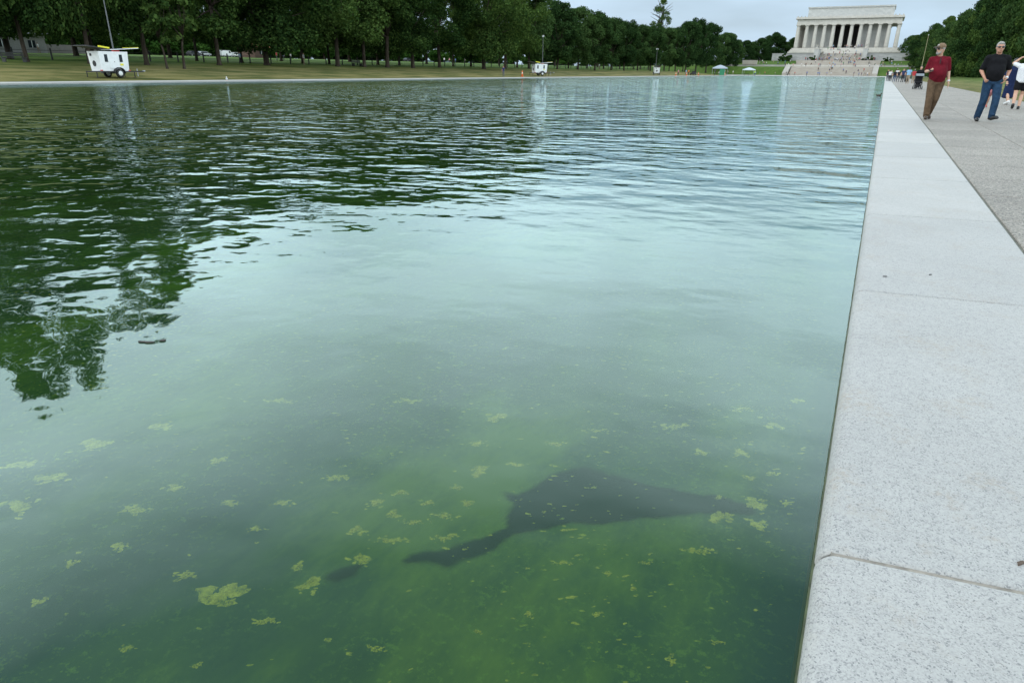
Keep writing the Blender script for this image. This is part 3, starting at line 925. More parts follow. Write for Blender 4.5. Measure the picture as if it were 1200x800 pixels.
def tree_meshes(seed, H, R, clear, lobes, leaves, size, mat, trunk_r, kind='elm', fork=.30):
    r = random.Random(seed)
    C, rad = [], []
    tries = 0
    while len(C) < lobes and tries < 4000:
        tries += 1
        t = r.random()
        z = clear + (H - clear) * t
        if kind == 'elm': prof = (.45 + .62 * math.sin(math.pi * min(1, t * .92 + .12)) ** .8) if t < .82 else .95 * math.sqrt(max(0, 1 - ((t - .70) / .31) ** 2))
        elif kind == 'round': prof = math.sin(math.pi * (t * .88 + .08)) ** .55
        elif kind == 'skirt': prof = math.cos(math.pi / 2 * t ** 1.6) ** .8
        else: prof = .25 + .55 * math.sin(math.pi * t)
        a = r.uniform(0, 6.283)
        q = R * prof * (r.random() ** .45) * (1 + .18 * math.sin(3 * a + seed))
        lr = R * r.uniform(.13, .27)
        if kind == 'sparse': lr *= .75
        p = (q * math.cos(a) * .92, q * math.sin(a) * .92, min(z, H - lr * .6))
        C.append(p); rad.append(lr)
    C = np.array(C); rad = np.array(rad)
    crown = quads_mesh('crown', leaf_cloud(C, rad, leaves, size, seed), mat)
    tb = MB()
    fz = clear + (H - clear) * fork * .5
    lean = (r.uniform(-.5, .5), r.uniform(-.5, .5))
    tb.tube([(0, 0, -.6), (0, 0, .0), (.02, 0, .35), (lean[0] * .25, lean[1] * .25, fz * .5), (lean[0], lean[1], fz)],
            [trunk_r * 1.75, trunk_r * 1.5, trunk_r * 1.12, trunk_r * .95, trunk_r * .82], 12)
    order = sorted(range(len(C)), key=lambda i: r.random())[:11]
    for i in order:
        e = C[i]; s = Vector((lean[0], lean[1], fz - r.uniform(0, .8)))
        e = Vector(e); mid = s.lerp(e, .5) + Vector((r.uniform(-.6, .6), r.uniform(-.6, .6), (e.z - s.z) * .12))
        tb.tube([s, s.lerp(mid, .5) + Vector((0, 0, .2)), mid, e], [trunk_r * .5, trunk_r * .38, trunk_r * .24, trunk_r * .05], 7)
    if kind == 'sparse':
        for k in range(16):
            s = Vector((lean[0], lean[1], fz + (H - fz) * r.uniform(.2, .7)))
            e = Vector((r.uniform(-.9, .9) * R, r.uniform(-.9, .9) * R, H * r.uniform(.75, 1.08)))
            tb.tube([s, s.lerp(e, .5) + Vector((r.uniform(-.4, .4), r.uniform(-.4, .4), .3)), e], [.16, .1, .03], 5)
    trunk = tb.mesh('trunk', M_bark, True)
    return trunk, crown

T = {}
T['elm1'] = tree_meshes(11, 25, 9.0, 4.2, 54, 27000, .23, M_leaf, .34)
T['elm2'] = tree_meshes(12, 25, 8.2, 4.8, 48, 25000, .23, M_leaf, .29, fork=.42)
T['elm3'] = tree_meshes(13, 24, 9.4, 3.8, 56, 27000, .23, M_leaf, .38, fork=.25)
T['oak1'] = tree_meshes(21, 19, 7.2, 3.4, 56, 22000, .27, M_leaf_blue, .30, 'round')
T['oak2'] = tree_meshes(22, 18, 7.6, 3.0, 58, 22000, .27, M_leaf_blue, .32, 'round')
T['maple'] = tree_meshes(31, 13, 5.6, 1.6, 40, 9000, .36, M_leaf_lit, .26, 'round')
T['wood'] = tree_meshes(41, 20, 8.0, .8, 70, 26000, .27, M_leaf_blue, .34, 'skirt')
T['wood2'] = tree_meshes(42, 21, 7.4, 1.0, 66, 26000, .27, M_leaf, .34, 'skirt')
T['sparse'] = tree_meshes(51, 25, 5.0, 9.0, 75, 4200, .26, M_leaf, .38, 'sparse')
T['young'] = tree_meshes(61, 8, 2.6, 2.6, 18, 2600, .26, M_leaf, .11, 'round')
T['shrub'] = tree_meshes(71, 3.6, 2.3, .15, 26, 4200, .22, M_hedge, .12, 'round')

def tree(kind, x, y, h=1.0, w=None, rz=None, label='', group=None, name='tree', cat='tree', sink=0.0, z=None):
    tr, crn = T[kind]
    w = h if w is None else w
    o = tag(empty(name, (x, y, (gz(x, y) if z is None else z) - sink), random.uniform(0, 6.28) if rz is None else rz), label, cat, group)
    o.scale = (w, w, h)
    put('trunk', tr, o); put('crown', crn, o)
    return o

ORD = ['first', 'second', 'third', 'fourth', 'fifth', 'sixth', 'seventh', 'eighth', 'ninth', 'tenth', 'eleventh', 'twelfth', 'thirteenth', 'fourteenth', 'fifteenth',
       'sixteenth', 'seventeenth', 'eighteenth', 'nineteenth', 'twentieth', 'twenty-first', 'twenty-second', 'twenty-third', 'twenty-fourth', 'twenty-fifth', 'twenty-sixth', 'twenty-seventh', 'twenty-eighth']
LB = 'trees along the left bank'
front = [(-48, 1.36, .74), (32, .80, .66), (106, 1.18, .60), (172, .88, .70), (257, .80, .9), (313, .84, 1.0), (396, .84, 1.0), (427, .86, .9), (454, .84, .9), (484, .82, .9),
         (515, .88, 1.05), (567, .92, 1.0), (592, .94, .95), (620, .84, .9), (653, .72, .8), (677, .70, .75), (697, .68, .75), (716, .66, .72), (731, .64, .72), (747, .64, .7),
         (762, .66, .7), (778, .68, .72), (791, .72, .75), (803, .86, .85), (815, .94, .95), (827, .91, .9), (838, .76, .8), (848, .70, .75)]
SEEN_BY = {32: 'near the leftmost bench', 172: 'just right of the nearest white trailer', 257: 'with a forked trunk at the lawn edge', 515: 'with the thickest trunk of the bank',
           592: 'last of the high crowns before the skyline drops', 815: 'with the tall rounded crown near the end of the row'}
ek = ['elm1', 'elm2', 'elm3']
for i, (px, h, w) in enumerate(front):
    X = -80 + random.uniform(-2, 2)
    Y = gy(px, X, 1.5)
    kind = ek[i % 3] if px < 600 else ('oak1', 'oak2')[i % 2]
    if px >= 600: h, w = h * 1.28, w * 1.1
    lab = 'big dark tree ' + SEEN_BY[px] if px in SEEN_BY else ('big dark tree, %s from left in the front row on the left bank' % ORD[i] if px < 600 else 'rounded dark tree, %s from left in the front row on the left bank' % ORD[i])
    tree(kind, X, Y, h, w, label=lab, group=LB)
for i, px in enumerate([-40, 12, 110, 231, 283, 355, 386, 443, 468, 531, 552, 606, 640, 666, 688, 707, 726, 742, 760, 784, 800]):
    X = -96 + random.uniform(-4, 4)
    h = .78 if px < 600 else .8
    tree(ek[(i + 1) % 3] if px < 620 else ('oak2', 'oak1')[i % 2], X, gy(px, X, 2), h * random.uniform(.92, 1.05), h * .92, label='dark tree, %s from left in the second row behind the left bank' % ORD[i], group='second row of trees')
for i, px in enumerate([-60, 10, 90, 200, 330, 410, 500, 585, 650, 700, 750]):
    X = -116 + random.uniform(-5, 5)
    tree(ek[i % 3], X, gy(px, X, 2.5), .74 if px < 600 else .85, .95, label='dark tree in the third row, mostly hidden by nearer trunks', group='third row of trees')
# sunlit trees beyond the far lawn
for i in range(26):
    px = -20 + i * 31 + random.uniform(-9, 9)
    X = -205 + random.uniform(-16, 16)
    tree('maple', X, gy(px, X, 4.5), random.uniform(.9, 1.5), random.uniform(1.0, 1.5), label='leafy green tree beyond the far lawn', group='trees beyond the far lawn')
for i in range(20):
    px = -40 + i * 44 + random.uniform(-9, 9)
    X = -262 + random.uniform(-16, 16)
    tree(('wood', 'wood2')[i % 2], X, gy(px, X, 5.5), random.uniform(.9, 1.2), random.uniform(1.2, 1.5), label='dark tree closing the view behind the far lawn', group='backmost trees')
for i in range(46):
    px = -30 + i * 17.5 + random.uniform(-6, 6)
    X = -232 + random.uniform(-8, 8)
    tree('shrub', X, gy(px, X, 5), random.uniform(1.3, 2.0), random.uniform(2.2, 3.2), label='broad leafy bush at the far side of the lawn', group='bushes beyond the far lawn', name='bush', cat='bush')
X = -88; tree('sparse', X, gy(770, X, 1.6), 1.10, 1.0, label='thin tree with bare upper branches standing above the left skyline', group=None)
for px, hh in ((196, 1.0), (216, 1.15)):
    X = -72; tree('young', X, gy(px, X, 1.0), hh, label='young tree with a thin %s trunk on the lawn right of the near trailer' % ('pale' if px == 196 else 'dark'), group='young trees')

# trees round the memorial
for i, (px, Y, h, w) in enumerate(((880, 470, .55, .7), (889, 455, .62, .75), (897, 500, .78, .8), (905, 480, .82, .95), (913, 490, .72, .8), (926, 520, .75, .8), (872, 440, .55, .7), (862, 430, .6, .7), (854, 400, .72, .8))):
    x = gx(px, Y, 6)
    tree('wood', x, Y, h, w, label=['dark green tree', 'low dark tree', 'broad dark tree', 'tallest rounded dark tree', 'dark domed tree', 'dark tree touching the building', 'small dark tree', 'low leafy tree', 'dark tree behind the tent'][i] + ' left of the memorial', group='trees left of the memorial')
for px, Y, h in ((917, 441, .95), (921.5, 441, 1.15), (914, 440, .6)):
    x = gx(px, Y, 7)
    tree('shrub', x, Y, h * 1.0, h * 1.05, label='clipped dark shrub against the left terrace wall', group='shrubs at the left terrace wall', name='shrub', cat='shrub')
for px, Y, h in ((952.5, 441, .8), (1020, 441, .8), (1038, 440, .6), (1012, 440, .55), (1044, 440, .5)):
    x = gx(px, Y, 7)
    tree('shrub', x, Y, h, h * 1.1, label='low dark shrub in front of the terrace wall', group='low shrubs', name='shrub', cat='shrub')
# dark wood on the right bank
RB = 'trees on the right bank'
right = [(1060, 465, .62, .8), (1066, 445, .66, .8), (1073, 420, .74, .85), (1080, 392, .84, .85), (1088, 365, .86, .85), (1095, 340, .9, .85), (1102, 318, .92, .8), (1110, 300, .9, .85),
         (1119, 282, .94, .85), (1128, 268, .98, .85), (1139, 252, 1.06, .85), (1150, 240, 1.12, .9), (1162, 228, 1.16, .9), (1176, 216, 1.2, .9), (1190, 206, 1.22, .9), (1206, 196, 1.24, .95), (1226, 186, 1.25, 1)]
for i, (px, Y, h, w) in enumerate(right):
    x = gx(px, Y, .5)
    h *= (1.06, .9, 1.0, .93)[i % 4]; w *= (.95, .82)[i % 2]
    tree(('wood', 'wood2')[i % 2], x, Y, h, w, label='dark leafy tree, %s from left along the wood on the right bank' % ORD[i] if i not in (10, 14) else ('tall dark tree above the person in black shirt' if i == 10 else 'tall dark tree at the right edge above the person in white'), group=RB)
for px, Y, h in ((1085, 470, .95), (1100, 440, 1.0), (1115, 400, 1.05), (1132, 360, 1.1), (1150, 330, 1.2), (1170, 300, 1.25), (1195, 270, 1.3), (1215, 250, 1.3)):
    x = gx(px, Y, 1)
    tree(('wood2', 'wood')[int(px) % 2], x, Y, h, 1.0, label='dark tree behind the front of the right wood', group='inner trees of the right wood')
# distant blue ridge
hm = MB()
hx = [-2400 + 60 * i for i in range(100)]
hz = [30 + 16 * math.sin(i * .21) + 9 * math.sin(i * .53 + 1) + 3 * math.sin(i * 1.7) for i in range(100)]
hm.v = [(x, 2600, -5) for x in hx] + [(x, 2700, z) for x, z in zip(hx, hz)] + [(x, 2990, -5) for x in hx]
hm.f = [(k, k + 1, 101 + k, 100 + k) for k in range(99)] + [(100 + k, 101 + k, 201 + k, 200 + k) for k in range(99)]
hm.m = [0] * len(hm.f)
tag(hm.build('hills', simple('far_wooded_hills', (0.055, 0.085, 0.075), 0.95, scale=.02)), 'low wooded hills on the horizon', kind='structure')

# ------------------------------------------------------------------ light and camera trailers
def make_trailer():
    t = empty('light_trailer')
    b = MB()      # body, slightly wider at the top; long side faces the pool (+X)
    b.add([(-.70, -1.25, .55), (.70, -1.25, .55), (.70, 1.25, .55), (-.70, 1.25, .55), (-.78, -1.33, 2.12), (.78, -1.33, 2.12), (.78, 1.33, 2.12), (-.78, 1.33, 2.12)],
          [(0, 3, 2, 1), (4, 5, 6, 7), (0, 1, 5, 4), (1, 2, 6, 5), (2, 3, 7, 6), (3, 0, 4, 7)])
    body = b.build('body', M_white, t)
    for y in (-.72, .62):
        w = MB().box(.735, .772, y - .14, y + .14, 1.28, 1.88).build('vent_window', M_glass, body)
    MB().box(.725, .75, -.48, .38, .75, 1.95).build('door_panel', M_white, body)
    MB().box(.738, .764, -.02, .02, 1.25, 1.33).build('handle', M_darkmetal, body)
    MB().box(.728, .752, .5, .78, 1.0, 1.16).build('warning_label', M_yellow, body)
    MB().cyl((-.1, -1.30, 1.15), (-.1, -1.262, 1.15), .24, n=14).build('emblem', M_darkmetal, body)
    MB().box(-.45, -.25, -1.36, -1.29, 1.75, 1.95).build('junction_box', M_darkmetal, body)
    MB().box(-.74, .74, -1.8, 1.75, .45, .55).box(-.06, .06, 1.75, 3.1, .45, .55).build('chassis', M_darkmetal, t)
    for y in (-1.27, 1.27): MB().box(.62, .745, y - .09, y + .09, .565, .64).build('reflector', M_red, t)
    MB().cyl((0, 2.5, .1), (0, 2.5, .75), .045).build('jockey_wheel', M_steel, t)
    MB().ell((0, 3.15, .55), (.09, .16, .07)).build('hitch', M_steel, t, True)
    for x in (-.7, .7):
        for y in (-1.75, 1.7):
            MB().cyl((x, y, .02), (x, y, .55), .04).box(x - .11, x + .11, y - .11, y + .11, 0, .03).build('jack', M_darkmetal, t)
    for x in (-.86, .86):
        w = MB().lathe([(.30, -.11), (.34, -.09), (.36, 0), (.34, .09), (.30, .11)], 18).mesh('tyre', M_black, True)
        wo_ = put('wheel', w, t, (x, .22, .36)); wo_.rotation_euler = (0, math.pi / 2, 0)
        put('rim', MB().lathe([(.21, -.115), (.2, .115), (.08, .125)], 14).mesh('rim', M_white, True), wo_)
        fn = MB()
        arc = [(.22 + .46 * math.cos(a), .36 + .46 * math.sin(a)) for a in [math.pi * k / 10 for k in range(11)]]
        arc2 = [(.22 + .50 * math.cos(a), .36 + .50 * math.sin(a)) for a in [math.pi * k / 10 for k in range(11)]]
        fn.prism(arc + arc2[::-1], 'x', x - .15, x + .15)
        fn.build('fender', M_darkmetal, t)
    # two raised solar wings
    for y0, tilt, nm in ((-.35, math.radians(187), 'back'), (.10, math.radians(4), 'front')):
        M_ = Matrix.Translation((0, y0, 2.28)) @ Matrix.Rotation(tilt if nm == 'front' else math.radians(-7), 4, 'X')
        sgn = 1 if nm == 'front' else -1
        ya, yb = (0, 2.25) if sgn > 0 else (-2.0, 0)
        fr = MB().box(-.95, .95, ya, yb, -.03, .03, M_).build('solar_wing', M_white if sgn > 0 else M_darkmetal, t)
        MB().box(-.90, .90, ya + .05, yb - .05, .03, .045, M_).build('solar_cells', M_solar, fr)
        if sgn > 0: MB().box(-.97, .97, yb - .22, yb + .02, .032, .075, M_).build('yellow_edge', M_yellow, fr)
        else: MB().box(.90, 1.0, -1.0, -.05, .035, .16, M_).build('yellow_edge', M_yellow, fr)
    MB().box(.55, .8, .05, .6, 2.13, 2.2).build('red_lamp', M_red, t)
    m_ = MB()
    m_.cyl((-.2, .75, .6), (-.2, .75, 3.6), .062).cyl((-.2, .75, 3.6), (-.2, .75, 5.4), .05).cyl((-.2, .75, 5.4), (-.2, .75, 7.2), .038)
    mast = m_.build('mast', simple('weathered_mast', (.13, .135, .14), .5, .4), t)
    MB().box(-.45, .05, .69, .81, 7.15, 7.25).build('cross_arm', M_steel, mast)
    for x in (-.42, .02): MB().cyl((x, .75, 6.95), (x, .75, 7.17), .09, .1).build('camera_head', M_white, mast)
    return t
tr0 = make_trailer()
tr0.location = (-60.4, 39.9, gz(-60.4, 39.9) + .0)
tag(tr0, 'largest and nearest white trailer with open solar wings on the left bank', 'trailer', 'light trailers on the left bank')
for px, X, rz, lab in ((632, -60.2, math.radians(-38), 'white trailer with spread wings and mast beside an orange cone, mid left bank'), (769, -60.2, math.radians(24), 'small distant white trailer with mast at the far end of the left bank')):
    t = copy_tree(tr0)
    Y = gy(px, X, .2)
    t.location = (X, Y, gz(X, Y)); t.rotation_euler = (0, 0, rz); t['label'] = lab
# utility trailer with khaki mast on the right walkway
t = tag(empty('utility_trailer', (gx(1066, 118), 118, 0), math.radians(8)), 'dark green utility trailer with a thin khaki mast beside the walkway', 'trailer')
M_dkgreen = simple('dark_green_paint', (0.03, 0.07, 0.045), .5)
MB().box(-1.3, 1.3, -.8, .8, .45, .58).box(-1.3, 1.3, -.8, -.75, .58, 1.0).box(-1.3, -1.25, -.75, .8, .58, 1.0).box(1.25, 1.3, -.75, .8, .58, 1.0).build('bed', M_dkgreen, t)
MB().box(-.9, .5, -.6, .6, .6, 1.5).build('generator', M_dkgreen, t)
for x in (-.6, .6):
    w = put('wheel', MB().lathe([(.25, -.1), (.3, 0), (.25, .1)], 14).mesh('wheel', M_black, True), t, (x, -.9, .3)); w.rotation_euler = (math.pi / 2, 0, 0)
MB().cyl((1.1, 0, .5), (1.1, 0, 3.4), .05).cyl((1.1, 0, 3.4), (1.1, 0, 6.1), .038).build('mast', simple('khaki_mast', (.22, .20, .10), .6), t)
MB().ell((1.1, 0, 6.15), (.07, .07, .09)).build('lamp_head', M_steel, t, True)

# ------------------------------------------------------------------ cones, tents, carts
def cone(px, X, lab):
    Y = gy(px, X, .2)
    t = tag(empty('traffic_cone', (X, Y, gz(X, Y) if X < WALK_L else 0)), lab, 'cone', 'orange traffic cones')
    MB().box(-.24, .24, -.24, .24, 0, .05).build('base', M_orange, t)
    MB().lathe([(.19, .05), (.045, 1.0)], 14).build('cone_body', M_orange, t, True)
    MB().lathe([(.125, .5), (.10, .66)], 14).build('reflective_band', M_white, t, True)
cone(612, -58.5, 'orange cone left of the middle white trailer')
cone(792, -58, 'orange cone just right of the far white trailer')
cone(804.5, -58, 'orange cone beside people before the dark cart')
cone(818.5, -58, 'orange cone between the dark cart and the grey tent')
cone(849.5, -56, 'orange cone at the foot of the green tent side')
def tent(px, Y, w, hgt, mat, side, lab):
    x = gx(px, Y)
    t = tag(empty('canopy_tent', (x, Y, 0)), lab, 'tent', 'canopy tents at the end of the pool')
    h = w / 2
    cb = MB()
    cb.add([(-h, -h, hgt * .72), (h, -h, hgt * .72), (h, h, hgt * .72), (-h, h, hgt * .72), (-h * .35, -h * .35, hgt * .93), (h * .35, -h * .35, hgt * .93), (h * .35, h * .35, hgt * .93), (-h * .35, h * .35, hgt * .93), (0, 0, hgt),
            (-h, -h, hgt * .64), (h, -h, hgt * .64), (h, h, hgt * .64), (-h, h, hgt * .64)],
           [(0, 1, 5, 4), (1, 2, 6, 5), (2, 3, 7, 6), (3, 0, 4, 7), (4, 5, 8), (5, 6, 8), (6, 7, 8), (7, 4, 8), (0, 9, 10, 1), (1, 10, 11, 2), (2, 11, 12, 3), (3, 12, 9, 0)])
    cb.build('canopy', mat, t)
    for sx in (-1, 1):
        for sy in (-1, 1): MB().cyl((sx * h * .97, sy * h * .97, 0), (sx * h * .97, sy * h * .97, hgt * .7), .06).build('leg', M_steel, t)
    if side: MB().box(h * .15, h * .95, -h * .92, -h * .89, .1, hgt * .64).build('side_panel', side, t)
    MB().box(-h * .8, h * .1, -.5, .4, .7, .78).box(-h * .78, -h * .72, -.4, .3, 0, .7).box(0, h * .06, -.4, .3, 0, .7).build('table', M_darkmetal, t)
tent(843, 268, 4.6, 3.6, simple('grey_canvas', (.36, .40, .45), .8), simple('green_canvas', (.03, .20, .10), .8), 'grey canopy tent with a green side panel at the pool end')
tent(877, 312, 4.6, 3.1, simple('pale_canvas', (.50, .55, .60), .8), None, 'pale blue grey canopy tent nearest the stairs')
def cart(px, X, lab, rz=0, col=M_darkmetal):
    Y = gy(px, X)
    t = tag(empty('utility_cart', (X, Y, gz(X, Y) if X < WALK_L else 0), rz), lab, 'cart')
    MB().box(-.6, .6, -1.2, 1.2, .35, .75).box(-.6, .6, -1.2, -.2, .75, 1.1).build('body', col, t)
    MB().box(-.62, .62, -1.0, .9, 1.85, 1.93).build('roof', col, t)
    MB().box(-.5, .5, -.15, .3, .75, .95).box(-.5, .5, -.2, -.1, .95, 1.35).build('seat', M_black, t)
    for x in (-.58, .58):
        for y in (-.9, .8): MB().cyl((x, y, .75), (x, y, 1.86), .025, n=6).build('post', M_darkmetal, t)
        for y in (-.8, .8):
            w = put('wheel', MB().lathe([(.2, -.09), (.25, 0), (.2, .09)], 12).mesh('wheel', M_black, True), t, (x, y, .25)); w.rotation_euler = (0, math.pi / 2, 0)
cart(812, -57.5, 'dark utility cart parked between two orange cones', .6)

# ------------------------------------------------------------------ fence, benches, huts, cars
M_iron = simple('painted_iron', (.02, .022, .02), .6)
FX = -90.5
fence = tag(empty('lawn_fence', (FX, 35, gz(FX, 35))), 'low dark post and rail fence along the trees on the left bank', 'fence')
pm = MB().box(-.07, .07, -.07, .07, -.2, 1.25).ell((0, 0, 1.27), (.09, .09, .07), 8, 5).mesh('post', M_iron)
ysf = [35 + 4.4 * k for k in range(62)]
for y in ysf: put('post', pm, fence, (0, y - 35, 0))
for z in (.55, 1.05): MB().box(-.02, .02, 0, ysf[-1] - 35, z - .025, z + .025).build('rail', M_iron, fence)
def bench(px, X, lab):
    Y = gy(px, X, 1)
    t = tag(empty('park_bench', (X, Y, gz(X, Y))), lab, 'bench', 'park benches on the left bank')
    for y in (-1.0, 1.0):
        MB().box(-.3, .3, y - .05, y + .05, 0, .42).box(-.34, -.24, y - .05, y + .05, .42, .95).build('leg', M_iron, t)
    for k in range(4): MB().box(-.22 + k * .14, -.10 + k * .14, -1.15, 1.15, .42, .47).build('seat_slat', M_iron, t)
    for k in range(3): MB().box(-.30, -.26, -1.15, 1.15, .55 + k * .14, .66 + k * .14).build('back_slat', M_iron, t)
bench(19, -80.5, 'dark slatted bench at the left edge under the trees')
bench(419, -82, 'dark slatted bench among the trunks left of centre')
def wall_part(x0, x1, y0, y1, z0, z1): return MB().box(x0, x1, y0, y1, z0, z1)
def hut(px0, px1, X, z, wallh, roofh, wm, rm, lab, cat, flat=False):
    y0, y1 = gy(px0, X, z), gy(px1, X, z)
    L = abs(y1 - y0); ym = (y0 + y1) / 2
    t = tag(empty('park_kiosk', (X, ym, gz(X, ym) - .1)), lab, cat)
    MB().box(-3, 3, -L / 2, L / 2, 0, wallh).build('wall', wm, t)
    r = MB(); r.prism([(-3.8, wallh), (3.8, wallh), (2.2, wallh + roofh), (-2.2, wallh + roofh)], 'y', -L / 2 - .7, L / 2 + .7)
    r.build('roof', rm, t)
    for k in range(max(1, int(L / 4))):
        y = -L / 2 + (k + .5) * L / max(1, int(L / 4))
        w = MB().box(2.9, 3.05, y - .6, y + .6, .9, min(2.1, wallh - .3)).build('window', M_glass, t)
        MB().box(3.05, 3.09, y - .05, y + .05, .9, min(2.1, wallh - .3)).build('frame', M_white, w)
hut(-26, 44, -140, 4, 3.2, 1.7, simple('grey_stone', (.26, .25, .24), .9), simple('pale_slate_roof', (.42, .42, .44), .7), 'low grey kiosk with a pale roof at the left edge beyond the trees', 'building')
hut(289, 305, -150, 4, 2.6, .7, simple('brown_boards', (.10, .06, .045), .9), simple('orange_roof', (.50, .20, .10), .8), 'small brown hut with an orange roof beyond the trees', 'hut')
wl_y0, wl_y1 = gy(42, -142, 4), gy(112, -142, 4)
tag(MB().box(-142.3, -141.7, wl_y0, wl_y1, gz(-142, 90) - .3, gz(-142, 90) + 1.5).build('stone_wall', simple('grey_brown_stone', (.20, .18, .165), .9, scale=1.5)), 'low grey stone wall right of the kiosk beyond the fence', 'wall')
def make_car(paint, van=False):
    t = empty('parked_car')
    L = 2.25
    if van: low = [(-L, .35), (L, .35), (L, .95), (L - .5, 1.15), (L - 1.0, 1.95), (-L, 2.0)]
    else: low = [(-L, .4), (L, .4), (L, .78), (L - .9, .95), (L - 1.5, 1.45), (-L + .9, 1.5), (-L + .1, 1.0)]
    MB().prism(low, 'y', -.88, .88).build('body', paint, t)
    for sy in (-.89, .89):
        y0, y1 = (sy - .006, sy + .006)
        if van: w = MB().prism([(L - 1.6, 1.2), (L - .75, 1.2), (L - 1.15, 1.8), (L - 1.6, 1.8)], 'y', y0, y1)
        else: w = MB().prism([(-L + .55, 1.0), (L - 1.1, 1.0), (L - 1.6, 1.38), (-L + 1.0, 1.42)], 'y', y0, y1)
        w.build('window', M_glass, t)
    MB().box(L - .02, L + .02, -.75, -.45, .68, .8).build('headlight', M_white, t)
    MB().box(L - .02, L + .02, .45, .75, .68, .8).build('headlight', M_white, t)
    for x in (-L + .8, L - .8):
        for y in (-.82, .82):
            w = put('wheel', MB().lathe([(.28, -.1), (.33, 0), (.28, .1)], 14).mesh('tyre', M_black, True), t, (x, y, .33)); w.rotation_euler = (math.pi / 2, 0, 0)
            put('rim', MB().lathe([(.18, -.105), (.18, .105)], 10).mesh('rim', M_steel), w)
    return t
def car(px, X, col, lab, van=False):
    p_ = simple('car_paint_%s' % col[0], col[1], .3)
    t = make_car(p_, van)
    Y = gy(px, X, 4)
    t.location = (X, Y, gz(X, Y)); t.rotation_euler = (0, 0, math.radians(90))
    tag(t, lab, 'van' if van else 'car', 'vehicles parked beyond the far lawn')
car(228, -190, ('dark_grey', (.05, .05, .055)), 'dark grey car parked leftmost beyond the far lawn')
car(239, -190, ('silver', (.40, .41, .43)), 'silver car parked right of the dark grey one beyond the lawn')
car(265, -190, ('white', (.7, .7, .7)), 'white van parked beyond the lawn left of the orange roofed hut', True)
car(277, -190, ('cream', (.62, .62, .6)), 'pale car between the white van and the orange roofed hut')
car(478, -185, ('black', (.02, .02, .022)), 'black car beyond the lawn left of centre')

# ------------------------------------------------------------------ people
def V3(*a): return Vector(a)
def hand(mb, wrist, d, side, curl=.5, s=1.0, palm_n=None):
    """palm, four unequal bent fingers and a thumb leaving the side of the palm"""
    d = Vector(d).normalized()
    n = Vector(palm_n) if palm_n else Vector((-side, 0, 0))
    n = (n - d * n.dot(d)).normalized()
    w = d.cross(n).normalized()
    wrist = Vector(wrist)
    for q in (-.022, -.007, .008, .023): mb.cap(wrist + w * q * .6 * s, wrist + d * .085 * s + w * q * s, .015 * s, .013 * s, 8)
    for q, L in ((-.027, .066), (-.009, .078), (.009, .073), (.027, .056)):
        a = wrist + d * .09 * s + w * q * s
        d2 = (d * math.cos(curl) + n * math.sin(curl)).normalized()
        d3 = (d * math.cos(curl * 2.1) + n * math.sin(curl * 2.1)).normalized()
        b = a + d2 * L * .55 * s; c = b + d3 * L * .5 * s
        mb.cap(a, b, .0105 * s, .0095 * s, 8); mb.cap(b, c, .0095 * s, .008 * s, 8)
    tw = -w
    a = wrist + d * .025 * s + tw * .022 * s
    b = a + (d * .6 + tw * .6 + n * .35).normalized() * .042 * s; c = b + (d * .9 + n * .45 + tw * .1).normalized() * .034 * s
    mb.cap(a, b, .014 * s, .011 * s, 8); mb.cap(b, c, .011 * s, .009 * s, 8)

